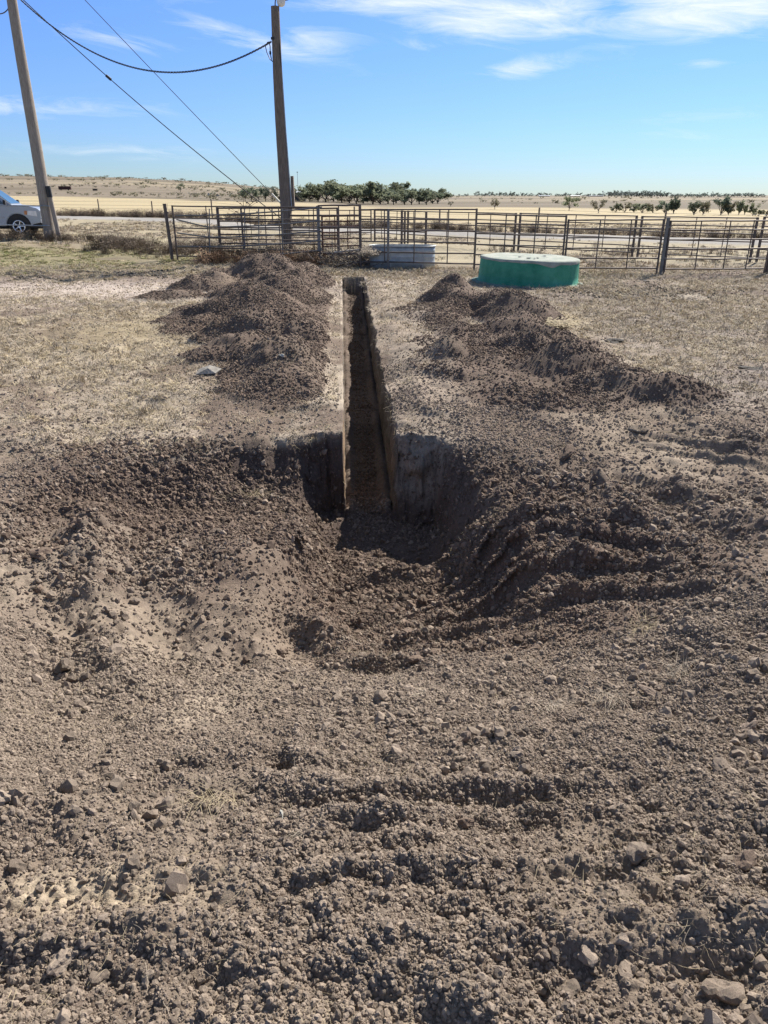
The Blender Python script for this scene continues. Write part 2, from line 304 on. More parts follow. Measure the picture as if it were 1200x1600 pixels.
def ground_material():
    m, N, L, b = nodes('soil'); at = N.new('ShaderNodeAttribute'); at.attribute_name = 'tint'
    tc = N.new('ShaderNodeTexCoord')
    n1 = N.new('ShaderNodeTexNoise'); n1.inputs['Scale'].default_value = 38; n1.inputs['Detail'].default_value = 8; n1.inputs['Roughness'].default_value = .72
    n2 = N.new('ShaderNodeTexNoise'); n2.inputs['Scale'].default_value = 5; n2.inputs['Detail'].default_value = 6; n2.inputs['Roughness'].default_value = .6
    for n in (n1, n2): L.new(tc.outputs['Object'], n.inputs['Vector'])
    mr = N.new('ShaderNodeMapRange'); L.new(n1.outputs[0], mr.inputs[0]); mr.inputs[1].default_value = .28; mr.inputs[2].default_value = .72; mr.inputs[3].default_value = .66; mr.inputs[4].default_value = 1.36
    mr2 = N.new('ShaderNodeMapRange'); L.new(n2.outputs[0], mr2.inputs[0]); mr2.inputs[1].default_value = .3; mr2.inputs[2].default_value = .7; mr2.inputs[3].default_value = .84; mr2.inputs[4].default_value = 1.16
    mu = N.new('ShaderNodeMath'); mu.operation = 'MULTIPLY'; L.new(mr.outputs[0], mu.inputs[0]); L.new(mr2.outputs[0], mu.inputs[1])
    vm = N.new('ShaderNodeVectorMath'); vm.operation = 'SCALE'; L.new(at.outputs['Color'], vm.inputs[0]); L.new(mu.outputs[0], vm.inputs['Scale'])
    L.new(vm.outputs[0], b.inputs['Base Color']); b.inputs['Roughness'].default_value = .95; b.inputs['Specular IOR Level'].default_value = .12
    nb = N.new('ShaderNodeTexNoise'); nb.inputs['Scale'].default_value = 90; nb.inputs['Detail'].default_value = 7; nb.inputs['Roughness'].default_value = .7; L.new(tc.outputs['Object'], nb.inputs['Vector'])
    bp = N.new('ShaderNodeBump'); bp.inputs['Strength'].default_value = .8; bp.inputs['Distance'].default_value = .012
    L.new(nb.outputs[0], bp.inputs['Height']); L.new(bp.outputs[0], b.inputs['Normal'])
    return m


# ------------------------------------------------------------------ the ground sheet
GRID = {}
def grid_points(n, y0, y1, power):
    """random points on the built surface of the near ground, with its masks"""
    G_ = GRID; x_, y = rand_fan(n, y0, y1, power); lr = np.interp(y, G_['ys'], np.arange(len(G_['ys']))); r = np.clip(lr.astype(int), 0, len(G_['ys'])-2); fr = lr-r
    xt = x_; ci = np.zeros(n, int); o_ = np.argsort(r, kind='stable'); rs_ = r[o_]; bnd = np.searchsorted(rs_, np.arange(len(G_['ys'])+1))
    for q in range(len(G_['ys'])):
        if bnd[q+1] > bnd[q]: k = o_[bnd[q]:bnd[q+1]]; ci[k] = np.searchsorted(G_['X'][q], xt[k])-1
    ci = np.clip(ci, 0, G_['ncol']-2); fc = RNG.random(n)
    def bl(A): return (A[r, ci]*(1-fc)+A[r, ci+1]*fc)*(1-fr)+(A[r+1, ci]*(1-fc)+A[r+1, ci+1]*fc)*fr
    return bl(G_['X']), bl(G_['Y']), bl(G_['Z']), {k: bl(G_['mk'][k]) for k in ('distr', 'dug', 'mound')}
def rand_fan(n, y0, y1, power=1.0):
    y = (y0**power+(y1**power-y0**power)*RNG.random(n))**(1/power)
    w = .56*y+.65; m_ = RNG.random(n) < .30; e = w+2.4*RNG.random(n)**1.3
    return np.where(m_, np.where(RNG.random(n) < .5, -1, 1)*e, (RNG.random(n)*2-1)*w), y
def build_ground():
    NL, NW, NF, NR, NX = 360, 12, 28, 410, 66
    ys_near = np.concatenate([[-60, -25, -10, -4, -1.5, 0, .4], np.geomspace(.72, 6.2, 600), np.linspace(6.2, 6.75, 92)[1:-1], np.geomspace(6.75, 24.0, 345)])
    j0 = 7
    def rows(ys, near=True):
        y = ys[:, None]; hw = np.where(y >= TY0, trench_hw(y), trench_hw(TY0)*np.maximum(y, .45)/TY0)
        hw = np.where(y > 20.4, trench_hw(20.4)*y/20.4, hw); c = trench_c(np.clip(y, 0, 22)); c = np.where(y < TY0, c*np.clip(y/TY0, .1, 1), c)
        sL = .004*hw/.25; sR = .035*hw/.25
        Wd = .56*np.maximum(y, .7)+.65
        tl = np.linspace(1, 0, NL+1)[:-1][None, :]; tr_ = np.linspace(0, 1, NR+1)[1:][None, :]
        rimL = c-hw-sL; rimR = c+hw+sR
        XL = rimL-(Wd+rimL)*tl; XR = rimR+(Wd-rimR)*tr_
        g = np.concatenate([np.linspace(.012, 1, NX-10)**1.25*2.8, 2.8*np.geomspace(1.15, 14, 10)])[None, :]*(1+.14*np.clip(y, 0, None))
        XXL = -Wd-g[:, ::-1]; XXR = Wd+g
        t = np.linspace(0, 1, NW+1)[None, :]
        WL = rimL+sL*t; WR = rimR-sR*t[:, ::-1]
        fl = np.linspace(0, 1, NF+1)[None, 1:-1]; FX = (c-hw)+2*hw*fl
        return np.concatenate([XXL, XL, WL, FX, WR, XR, XXR], 1)
    X = rows(ys_near); Y = np.repeat(ys_near[:, None], X.shape[1], 1)
    ncol = X.shape[1]; a = NX+NL; b = a+NW+1; c_ = b+NF-1; d = c_+NW+1
    sp = np.maximum(.0037*np.maximum(Y, 1), np.gradient(X, axis=1)*.8)
    # surface is evaluated at the rims for wall columns
    Xe = X.copy()
    Z, mk = terrain(Xe, Y, sp)
    intr = ((ys_near > TY0) & (ys_near < TY1))
    zf = floor_z(ys_near)
    for r in np.nonzero(intr)[0]:
        k = min(1, max(0, (ys_near[r]-TY0)/.35)); k = k*k*(3-2*k)
        y_ = ys_near[r]
        xf = X[r, a:d]; base = zf[r]+fbm(xf, np.full_like(xf, y_), .3, 5, 401)*.014+clods(xf, np.full_like(xf, y_), .05, 411, .5)*.4+clods(xf, np.full_like(xf, y_), .02, 421, .8)*.6+.008*math.sin(y_*48+1.5*float(vnoise(np.array([y_*2.]), np.array([0.]), 3)[0]))
        base = base+.05*np.exp(-((np.abs(xf-trench_c(y_))-trench_hw(y_)+.05)/.06)**2)*(1+vnoise(xf*0+y_*2.3, xf*0, 5))
        zt = np.minimum(base, Z[r, a:d]) if k < 1 else base
        zt = Z[r, a:d]*(1-k)+zt*k if k < 1 else zt
        # walls
        for side, (i0, i1) in enumerate(((a, b), (c_, d))):
            t = np.linspace(0, 1, NW+1); t = t if side == 0 else t[::-1]
            rim = Z[r, a] if side == 0 else Z[r, d-1]; fz = zt[i0-a:i1-a]
            zt[i0-a:i1-a] = rim+(fz-rim)*np.where(t > .92, 1, t/.92)
        Z[r, a:d] = zt
    st_ = np.clip(np.abs(np.gradient(Z, axis=0)/np.maximum(np.gradient(Y, axis=0), 1e-4))-.6, 0, 1.2)/1.2*smooth(3.6, 4.4, Y)*(Y < 23); st_[:, a:d] = 0
    Y = Y+st_*(fbm(X, Z*1.1, .30, 6, 481, .66)*.07+fbm(X*2.2, Z*.5, .12, 3, 485)*.012)
    GRID.update(X=X, Y=Y, Z=Z, mk=mk, ys=ys_near, a=a, d=d, NX=NX, ncol=ncol)
    # uneven wall faces
    for (i0, i1, sg) in ((a, b, 1), (c_, d, -1)):
        yy = Y[:, i0:i1]; zz = Z[:, i0:i1]; t = np.linspace(0, 1, i1-i0)[None, :]; t = t if sg == 1 else t[:, ::-1]
        am = np.sin(np.clip(t, 0, 1)*math.pi)**.5*(intr[:, None])
        X[:, i0:i1] += (fbm(yy, zz*1.6, .16, 5, 431+sg, .65)*.020+fbm(yy, zz*0, 1.6, 3, 451+sg)*.008)*am*(.5 if sg == 1 else 1.25)
    for (i0, sg) in ((a, -1), (d-1, 1)):                # crumbling rims
        wv = (fbm(ys_near, ys_near*0, .45, 6, 461+sg, .68)*.024)*intr
        wv = wv*(.3 if sg == -1 else 1)
        for q in range(-6, 7):
            X[:, i0+q] += wv*(1-abs(q)/7)
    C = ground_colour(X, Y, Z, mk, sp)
    inner = np.zeros_like(X, bool); inner[:, a+1:d-1] = True; inner &= intr[:, None] & ((Z[:, a:a+1]-zf[:, None]) > .30)
    dep = np.zeros_like(X)
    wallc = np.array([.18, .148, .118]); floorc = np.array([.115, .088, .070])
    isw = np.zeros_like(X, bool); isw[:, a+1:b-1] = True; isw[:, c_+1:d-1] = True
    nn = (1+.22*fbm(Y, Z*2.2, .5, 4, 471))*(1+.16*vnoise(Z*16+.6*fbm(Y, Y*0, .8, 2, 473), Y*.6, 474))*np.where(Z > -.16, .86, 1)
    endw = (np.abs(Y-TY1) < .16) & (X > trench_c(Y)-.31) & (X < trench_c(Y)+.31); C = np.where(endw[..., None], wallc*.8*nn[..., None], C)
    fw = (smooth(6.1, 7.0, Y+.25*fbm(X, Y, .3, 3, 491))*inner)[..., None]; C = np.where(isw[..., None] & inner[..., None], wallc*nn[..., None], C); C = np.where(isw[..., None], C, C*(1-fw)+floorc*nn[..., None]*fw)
    rw = inner & isw & (X > trench_c(Y)); C = np.where(rw[..., None], np.array([.135, .115, .096])*nn[..., None], C)  # right trench wall darker, its lack of light put into the colour
    or_ = inner & isw & (Y < 7.2) & (X < trench_c(Y)); C = np.where(or_[..., None], np.array([.26, .18, .115])*nn[..., None], C)  # sunlit orange strip painted onto the left wall near the mouth
    # far rows, every 4th column
    ysf = np.geomspace(24.0, 9000, 330)[1:]; cols = np.arange(0, ncol, 4); cols = np.unique(np.concatenate([cols, [ncol-1]]))
    for q in range(len(cols)-1):                         # straight edge where the two densities meet
        i, j = cols[q], cols[q+1]; tt = np.arange(i, j+1)
        for arr in (X, Z): arr[-1, i:j+1] = np.interp(tt, [i, j], [arr[-1, i], arr[-1, j]])
    XF = rows(ysf)[:, cols]; YF = np.repeat(ysf[:, None], XF.shape[1], 1); spf = .02*YF
    ZF, mf = terrain(XF, YF, spf, fine=False); CF = ground_colour(XF, YF, ZF, mf, spf)
    nr = X.shape[0]; V = np.concatenate([np.stack([X, Y, Z], -1).reshape(-1, 3), np.stack([XF, YF, ZF], -1).reshape(-1, 3)])
    CC = np.concatenate([C.reshape(-1, 3), CF.reshape(-1, 3)])
    I = np.arange(nr*ncol).reshape(nr, ncol)
    q1 = np.stack([I[:-1, :-1], I[:-1, 1:], I[1:, 1:], I[1:, :-1]], -1).reshape(-1, 4)
    nf = len(cols); J = nr*ncol+np.arange(len(ysf)*nf).reshape(-1, nf); J = np.concatenate([I[-1:, cols], J], 0)
    q2 = np.stack([J[:-1, :-1], J[:-1, 1:], J[1:, 1:], J[1:, :-1]], -1).reshape(-1, 4)
    Q = np.concatenate([q1, q2])
    me = bpy.data.meshes.new('ground'); me.vertices.add(len(V)); me.vertices.foreach_set('co', V.astype(np.float32).ravel())
    me.loops.add(Q.size); me.loops.foreach_set('vertex_index', Q.astype(np.int32).ravel())
    me.polygons.add(len(Q)); me.polygons.foreach_set('loop_start', np.arange(0, Q.size, 4, dtype=np.int32))
    me.polygons.foreach_set('use_smooth', np.ones(len(Q), bool))
    me.update(calc_edges=True)
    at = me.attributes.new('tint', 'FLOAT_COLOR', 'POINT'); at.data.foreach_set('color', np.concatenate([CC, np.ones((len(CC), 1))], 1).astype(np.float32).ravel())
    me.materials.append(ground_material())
    o = bpy.data.objects.new('ground', me); COL.objects.link(o); o['kind'] = 'structure'
    o['label'] = 'dug brown soil, dead grass and far fields'
    return o
build_ground()
def gz(x, y):
    h, _ = terrain(np.array([float(x)]), np.array([float(y)]), fine=False); return float(h[0])
def on_ground(u, v, fine=False):
    """world point where the line of sight through a photo pixel meets the ground"""
    d = ray(u, v); T = np.geomspace(1.0, 7000, 2200 if not fine else 3000)
    if fine: T = np.geomspace(1.0, 40, 3000)
    Z, _ = terrain(d.x*T, d.y*T, fine=fine); k = int(np.argmax(CAM_H+d.z*T <= Z)); t = float(T[k])
    return Vector((d.x*t, d.y*t, float(Z[k])))


# ------------------------------------------------------------------ object helpers
def tag(o, label=None, cat=None, group=None, kind=None):
    if label: o['label'] = label
    if cat: o['category'] = cat
    if group: o['group'] = group
    if kind: o['kind'] = kind
    return o
def empty(name, loc=(0, 0, 0), rz=0, label=None, cat=None, group=None):
    o = bpy.data.objects.new(name, None); COL.objects.link(o); o.location = loc; o.rotation_euler = (0, 0, rz); o.empty_display_size = .2
    return tag(o, label, cat, group)
def copy_tree(o, parent=None):
    c = o.copy(); COL.objects.link(c)
    if parent is not None: c.parent = parent
    for ch in list(o.children): copy_tree(ch, c)
    return c
class MB:
    def __init__(s): s.v = []; s.f = []; s.sm = []
    def add(s, v, f, smooth=False):
        n = len(s.v); s.v += [tuple(p) for p in v]; s.f += [tuple(i+n for i in q) for q in f]; s.sm += [smooth]*len(f); return s
    def box(s, c, d, rot=None, taper=1):
        x, y, z = [k/2 for k in d]; P = [(-x, -y, -z), (x, -y, -z), (x, y, -z), (-x, y, -z), (-x*taper, -y*taper, z), (x*taper, -y*taper, z), (x*taper, y*taper, z), (-x*taper, y*taper, z)]
        M = rot if rot is not None else Matrix.Identity(3)
        return s.add([M @ Vector(p)+Vector(c) for p in P], [(0, 3, 2, 1), (4, 5, 6, 7), (0, 1, 5, 4), (1, 2, 6, 5), (2, 3, 7, 6), (3, 0, 4, 7)])
    def tube(s, pts, r, n=8, caps=True, smooth=True, flat=1.0):
        pts = [Vector(p) for p in pts]; rs = r if isinstance(r, (list, tuple)) else [r]*len(pts); vs = []; up = None
        for i, p in enumerate(pts):
            d = (pts[min(i+1, len(pts)-1)]-pts[max(i-1, 0)]).normalized()
            if up is None:
                up = Vector((0, 0, 1)) if abs(d.z) < .95 else Vector((0, 1, 0))
            a = d.cross(up)
            if a.length < 1e-4: a = d.cross(Vector((1, 0, 0)))
            a.normalize(); b = a.cross(d).normalized(); up = b
            vs += [p+(a*math.cos(2*math.pi*k/n)*rs[i]+b*math.sin(2*math.pi*k/n)*rs[i]*flat) for k in range(n)]
        fs = [(i*n+k, i*n+(k+1) % n, (i+1)*n+(k+1) % n, (i+1)*n+k) for i in range(len(pts)-1) for k in range(n)]
        s.add(vs, fs, smooth)
        if caps: s.add(vs[:n], [tuple(range(n))[::-1]]); s.add(vs[-n:], [tuple(range(n))])
        return s
    def lathe(s, prof, n=32, c=(0, 0, 0), axis='Z', a0=0, smooth=True, fn=None):
        vs = []
        for (r, z) in prof:
            for k in range(n):
                a = a0+2*math.pi*k/n; rr = r*(fn(a, z) if fn else 1)
                p = (rr*math.cos(a), rr*math.sin(a), z)
                if axis == 'Y': p = (p[0], z, p[1])
                if axis == 'X': p = (z, p[0], p[1])
                vs.append(Vector(p)+Vector(c))
        fs = [(i*n+k, i*n+(k+1) % n, (i+1)*n+(k+1) % n, (i+1)*n+k) for i in range(len(prof)-1) for k in range(n)]
        return s.add(vs, fs, smooth)
    def prism(s, poly, y0, y1, inset=0):
        """polygon in xz extruded along y"""
        n = len(poly); vs = [(x, y0, z) for x, z in poly]+[(x, y1, z) for x, z in poly]
        return s.add(vs, [tuple(range(n)), tuple(range(2*n-1, n-1, -1))]+[(i+n, (i+1) % n+n, (i+1) % n, i) for i in range(n)])
    def build(s, name, m, parent=None, bevel=0, loc=None):
        me = bpy.data.meshes.new(name); me.from_pydata([tuple(p) for p in s.v], [], s.f); me.polygons.foreach_set('use_smooth', s.sm)
        me.materials.append(m)
        bm = bmesh.new(); bm.from_mesh(me)
        bmesh.ops.recalc_face_normals(bm, faces=bm.faces)
        if bevel: bmesh.ops.bevel(bm, geom=[e for e in bm.edges if len(e.link_faces) == 2 and e.calc_face_angle(0) > .6], offset=bevel, segments=2, affect='EDGES', clamp_overlap=True)
        bm.to_mesh(me); bm.free(); me.update()
        o = bpy.data.objects.new(name, me); COL.objects.link(o)
        if parent is not None: o.parent = parent
        if loc is not None: o.location = loc
        return o
def proto_mesh(name, mb, m):
    me = bpy.data.meshes.new(name); me.from_pydata([tuple(p) for p in mb.v], [], mb.f); me.polygons.foreach_set('use_smooth', mb.sm); me.materials.append(m); me.update(); return me

_protos = {}
def scatter(name, P, rot, scl, meshes, idx=None):
    """one object whose points carry instances of a few small meshes"""
    key = tuple(m.name for m in meshes)
    if key not in _protos:
        c = bpy.data.collections.new('kit_'+meshes[0].name)
        for i, m in enumerate(meshes): c.objects.link(bpy.data.objects.new('%s_%02d' % (meshes[0].name, i), m))
        _protos[key] = c
    c = _protos[key]; n = len(P)
    me = bpy.data.meshes.new(name); me.vertices.add(n); me.vertices.foreach_set('co', np.asarray(P, np.float32).ravel())
    for nm, ty, arr, fld in (('rot', 'FLOAT_VECTOR', rot, 'vector'), ('scl', 'FLOAT_VECTOR', scl, 'vector'), ('idx', 'INT', idx if idx is not None else RNG.integers(0, len(meshes), n), 'value')):
        at = me.attributes.new(nm, ty, 'POINT'); at.data.foreach_set(fld, np.asarray(arr, np.int32 if ty == 'INT' else np.float32).ravel())
    me.materials.append(meshes[0].materials[0])
    o = bpy.data.objects.new(name, me); COL.objects.link(o)
    g = bpy.data.node_groups.new(name, 'GeometryNodeTree'); g.interface.new_socket('Geometry', in_out='INPUT', socket_type='NodeSocketGeometry'); g.interface.new_socket('Geometry', in_out='OUTPUT', socket_type='NodeSocketGeometry')
    N, L = g.nodes, g.links; gi = N.new('NodeGroupInput'); go = N.new('NodeGroupOutput'); ip_ = N.new('GeometryNodeInstanceOnPoints'); ci = N.new('GeometryNodeCollectionInfo')
    ci.inputs[0].default_value = c; ci.inputs[1].default_value = True; ci.inputs[2].default_value = True
    ip_.inputs['Pick Instance'].default_value = True
    def na(nm, ty):
        a = N.new('GeometryNodeInputNamedAttribute'); a.data_type = ty; a.inputs[0].default_value = nm; return a.outputs[0]
    L.new(gi.outputs[0], ip_.inputs['Points']); L.new(ci.outputs[0], ip_.inputs['Instance']); L.new(na('idx', 'INT'), ip_.inputs['Instance Index'])
    L.new(na('rot', 'FLOAT_VECTOR'), ip_.inputs['Rotation']); L.new(na('scl', 'FLOAT_VECTOR'), ip_.inputs['Scale']); L.new(ip_.outputs[0], go.inputs[0])
    md = o.modifiers.new('scatter', 'NODES'); md.node_group = g
    return o


# ------------------------------------------------------------------ palette
M_steel_dark = mat('dark_pipe', (.07, .06, .054), .6, .3, .4, 6, .2, col2=(.16, .12, .10))
M_steel_gal = mat('galvanised', (.30, .32, .33), .5, .6, .25, 9, .15, 30)
M_steel_grey = mat('grey_pipe', (.11, .11, .11), .55, .4, .35, 7, .2, col2=(.20, .19, .18))
M_rust = mat('rusty_pipe', (.075, .035, .028), .8, .1, .4, 8, .3, col2=(.13, .065, .045))
M_pole = mat('pole_wood', (.12, .095, .075), .9, 0, .35, 9, .8, 60, col2=(.26, .215, .175), stretch=(6, 6, .5), spec=.15)
M_polel = mat('pole_wood_pale', (.22, .185, .155), .9, 0, .3, 9, .8, 60, col2=(.40, .35, .30), stretch=(6, 6, .5), spec=.15)
M_post = mat('post_wood', (.20, .16, .125), .9, 0, .3, 8, .8, 60, stretch=(5, 5, .6))
M_black = mat('black_plastic', (.012, .012, .013), .5, 0, .3)
M_cable = mat('cable', (.02, .02, .022), .55, 0, .3)
M_wire = mat('steel_wire', (.05, .05, .055), .5, .5, .3)
M_tank = mat('green_paint', (.008, .16, .092), .6, 0, .3, 2.2, .35, 30, col2=(.07, .30, .20), spec=.3)
M_chalk = mat('chalky_cover', (.34, .34, .31), .9, 0, .2, 5, .7, 30, col2=(.50, .49, .44), spec=.15)
M_trough = mat('trough_metal', (.28, .31, .32), .55, .3, .25, 5, .3, 14, col2=(.46, .49, .49))
M_bark = mat('bark', (.09, .07, .055), .95, 0, .3, 6, .5)
M_brush = mat('dead_brush', (.13, .095, .065), .95, 0, .35, 5, 0, rnd=.3)
M_brushr = mat('rust_weed', (.19, .115, .065), .95, 0, .35, 5, 0, rnd=.3)
M_straw = mat('straw', (.45, .37, .24), .9, 0, .25, 3, 0, rnd=.3, spec=.2)
M_strawg = mat('straw_grey', (.35, .295, .23), .9, 0, .25, 3, 0, rnd=.3, spec=.2)
M_greeng = mat('turf_grass', (.22, .22, .085), .9, 0, .3, 3, 0, rnd=.3, spec=.2)
M_clod = mat('clod', (.142, .109, .085), .95, 0, .3, 18, .5, 60, col2=(.34, .275, .215), rnd=.34, spec=.12)
M_clodd = mat('clod_dark', (.095, .068, .053), .95, 0, .3, 18, .5, 60, col2=(.22, .165, .125), rnd=.36, spec=.12)
M_stone = mat('stone', (.22, .155, .115), .85, 0, .3, 9, .8, 40, col2=(.33, .25, .19))
M_dung = mat('dung', (.035, .028, .022), .9, 0, .3, 9, .8)

def clod_mesh(name, seed, m, sub=2, jag=.28):
    bm = bmesh.new(); bmesh.ops.create_icosphere(bm, subdivisions=sub, radius=1)
    rs = random.Random(seed); ax = [Vector((rs.uniform(-1, 1), rs.uniform(-1, 1), rs.uniform(-1, 1))).normalized() for _ in range(9)]; am = [rs.uniform(.15, 1) for _ in ax]
    sx, sy, sz = rs.uniform(.8, 1.2), rs.uniform(.7, 1), rs.uniform(.6, .85)
    for v in bm.verts:
        n = v.co.normalized(); k = 1+jag*sum(a*math.sin(n.dot(d)*4.5+i*1.7) for i, (d, a) in enumerate(zip(ax, am)))/3.0
        for d, a in zip(ax[:5], am): # broken facets
            q = n.dot(d)
            if q > .62: k *= .62/q*1.08
        v.co = Vector((n.x*sx, n.y*sy, n.z*sz))*k+Vector((rs.uniform(-1, 1), rs.uniform(-1, 1), rs.uniform(-1, 1)))*.05
    me = bpy.data.meshes.new(name); bm.to_mesh(me); bm.free(); me.materials.append(m)
    return me
CL = [clod_mesh('clod', i, M_clod) for i in range(7)]; CLD = [clod_mesh('dark_clod', i+20, M_clodd) for i in range(5)]


# ------------------------------------------------------------------ loose clods and crumbs
def put_clods(name, n, y0, y1, smin, smax, alpha, power, label, meshes, dark=False, region=None):
    n = int(n*1.4)
    x, y, h, mk = grid_points(n, y0, y1, power)
    ax_ = np.abs(x-trench_c(y)); intr = (ax_ < trench_hw(y)+.045) & (y > TY0) & (y < TY1) & ((ax_ > trench_hw(y)-.03) | (y > 6.9))
    pat = .5+.5*vnoise(x*1.3+3, y*1.3, 91); clump = .5+.5*vnoise(x*4.1, y*4.1, 95)
    pr = (mk['distr']**1.3)*(.16+.95*smooth(-.55, .5, fbm(x, y, .7, 3, 144)))*(.35+.9*clump)+.10*smooth(15, 8, y)+.015
    if dark: pr = pr*np.clip(mk['mound']*(y > 6.2)+mk['dug']*smooth(3.6, 5, y), 0, 1)
    else: pr = pr*(1-.9*np.clip(mk['mound']*(y > 6.2)+mk['dug']*smooth(3.6, 5, y), 0, 1))
    pr = pr*(1-.9*np.exp(-(((x+.85)/.42)**2+((y-1.47)/.10)**2)))
    if region: pr = region(x, y)*(.3+.7*clump)
    k = (RNG.random(n) < pr) & ~intr; x, y, h = x[k], y[k], h[k]; m = len(x)
    s = smin*(1-RNG.random(m)*(1-(smax/smin)**-alpha))**(-1/alpha)
    s = s*1.0; rot = RNG.random((m, 3))*6.283; rot[:, :2] *= .35
    P = np.stack([x, y, h+s*.02], 1)
    o = scatter(name, P, rot, np.repeat((s*(.85+.3*RNG.random(m)))[:, None], 3, 1), meshes); tag(o, label, 'soil crumbs', kind='stuff')
    return m
cnt = put_clods('soil_crumbs', 400000, .95, 3.4, .0026, .014, 1.8, 1.2, 'loose dry soil crumbs strewn over the near ramp', CL)
cnt += put_clods('soil_crumbs', 170000, 2.6, 9.5, .0055, .028, 2.2, 1.2, 'loose dry soil lumps on the middle slopes of the dig', CL)
cnt += put_clods('soil_crumbs', 110000, 3.6, 7.0, .006, .036, 2.0, 1.4, 'dark soil lumps on the banks of the cut', CLD, True)
cnt += put_clods('soil_crumbs', 420000, 6.5, 21, .009, .030, 2.3, 1.4, 'dark soil lumps covering the long spoil heaps', CLD, True)
put_clods('soil_crumbs', 130000, 4.6, 6.4, .008, .038, 1.8, 1.2, 'big dark lumps tumbled down the left bank of the cut', CLD, region=lambda x, y: smooth(4.7, 5.2, y)*smooth(6.4, 6.0, y)*smooth(-3.0, -2.2, x)*smooth(-.40, -.8, x)*.45)
put_clods('soil_crumbs', 60000, 3.4, 6.3, .010, .045, 1.7, 1.2, 'dark lumps at the mouth of the trench and on the berm', CLD, region=lambda x, y: np.exp(-(((x-.5)/.9)**2+((y-4.8)/.8)**2))*.55)
put_clods('soil_crumbs', 260000, 3.2, 5.6, .004, .018, 1.9, 1.0, 'fine dark reddish crumbs on the ridged ramp floor', CLD, region=lambda x, y: np.exp(-(((x-.65)/1.15)**4+((y-4.3)/.85)**4))*.75)
put_clods('soil_crumbs', 9000, 1.0, 6.5, .016, .042, 2.0, 1.3, 'scattered bigger clods lying on the dug slopes', CL, region=lambda x, y: smooth(-.1, .7, fbm(x, y, .8, 3, 188))*.8)
put_clods('soil_crumbs', 20000, .95, 2.2, .007, .024, 2.2, 1.2, 'larger clods gathered in the near left and right corners', CL, region=lambda x, y: np.clip(smooth(.5, 1.1, np.abs(x+.1))*smooth(1.9, 1.4, y)*.5, 0, 1))
put_clods('soil_crumbs', 420000, 6.0, 22.5, .007, .024, 2.4, 1.45, 'fine pale crumbs on the trodden ground either side', CL, region=lambda x, y: .22*(.4+.6*smooth(-.5, .6, fbm(x, y, 1.1, 3, 88)))*smooth(5.9, 6.4, y))
put_clods('soil_crumbs', 80000, 6.0, 22.5, .007, .028, 2.2, 1.45, 'sparse dark crumbs on the trodden ground either side', CLD, region=lambda x, y: .25*smooth(-.2, .7, fbm(x, y, 1.4, 4, 98)+.25*smooth(0, 2, x))*smooth(5.9, 6.4, y))
# crumbs on the trench floor
n = 6000; y = 6.5+13.7*RNG.random(n)**1.3; x = trench_c(y)+(RNG.random(n)*2-1)*.2; s = .006*(1-RNG.random(n)*.9)**(-.5)
tag(scatter('soil_crumbs', np.stack([x, y, floor_z(y)+.015], 1), RNG.random((n, 3))*6, np.repeat(s[:, None], 3, 1), CLD), 'dark soil crumbs fallen onto the trench floor', 'soil crumbs', kind='stuff')
# dung litter by the gate
n = 3500; x = -4.6-7.5*RNG.random(n); y = 21.3+.12*(x+6)+RNG.normal(0, .55, n); h, _ = terrain(x, y); s = .015+.05*RNG.random(n)**2
k = vnoise(x*2.2, y*2.2, 5) > -.1; x, y, h, s = x[k], y[k], h[k], s[k]
tag(scatter('dung_litter', np.stack([x, y, h+s*.2], 1), RNG.random((len(x), 3))*.8, np.stack([s, s, s*.6], 1), [clod_mesh('dung_lump', 50, M_dung, 1), clod_mesh('dung_lump', 51, M_dung, 1)]), 'dark dung litter scattered in front of the left gate', 'dung', kind='stuff')
n = 1500; x = RNG.normal(5.6, 1.2, n); y = RNG.normal(17.2, .9, n); h, _ = terrain(x, y); s = .012+.035*RNG.random(n)**2
tag(scatter('dung_litter', np.stack([x, y, h+s*.2], 1), RNG.random((n, 3))*.8, np.stack([s, s, s*.6], 1), [clod_mesh('dung_lump', 52, M_dung, 1), clod_mesh('dung_lump', 53, M_dung, 1)]), 'dark dung litter on trodden ground right of the green tank', 'dung', kind='stuff')

# single stones and big clods
def rock(u, v, size, name, label, cat, m, seed, sc=(1, 1, .8), sub=3):
    p = on_ground(u, v, True); hh = p.z
    me = clod_mesh(name, seed, m, sub, .34); o = bpy.data.objects.new(name, me); COL.objects.link(o)
    o.location = (p.x, p.y, hh+size*.28); o.scale = (size*sc[0], size*sc[1], size*sc[2]); o.rotation_euler = (random.uniform(-.2, .2), random.uniform(-.2, .2), random.uniform(0, 6))
    tag(o, label, cat)
rock(727, 1160, .042, 'stone', 'pointed reddish stone standing upright among crumbs right of centre', 'stone', M_stone, 101, (.75, .7, 1.5))
rock(1014, 1088, .045, 'stone', 'smooth brown stone lying above the largest clods on the right', 'stone', M_stone, 102, (1.2, .8, .8))
rock(102, 1046, .055, 'soil_clod', 'big pale crumbling clod on the left slope', 'clod', M_clod, 103)
rock(1172, 1140, .036, 'stone', 'brown stone by the right edge below the smooth stone', 'stone', M_stone, 104)
rock(1000, 1340, .042, 'soil_clod', 'knobbly clod above the right end of the track ridge', 'clod', M_clod, 105)
rock(921, 1500, .032, 'soil_clod', 'round clod in a dark hollow near the bottom right', 'clod', M_clod, 106)
rock(886, 1548, .026, 'soil_clod', 'pale faceted clod just below the round clod', 'clod', M_clod, 107)
rock(441, 1277, .018, 'stone', 'small pale flat stone tilted in a hole left of centre', 'stone', M_chalk, 108, (1, .4, 1.2))
rock(1128, 1205, .036, 'soil_clod', 'clod at the right edge beside a dark hollow', 'clod', M_clod, 109)
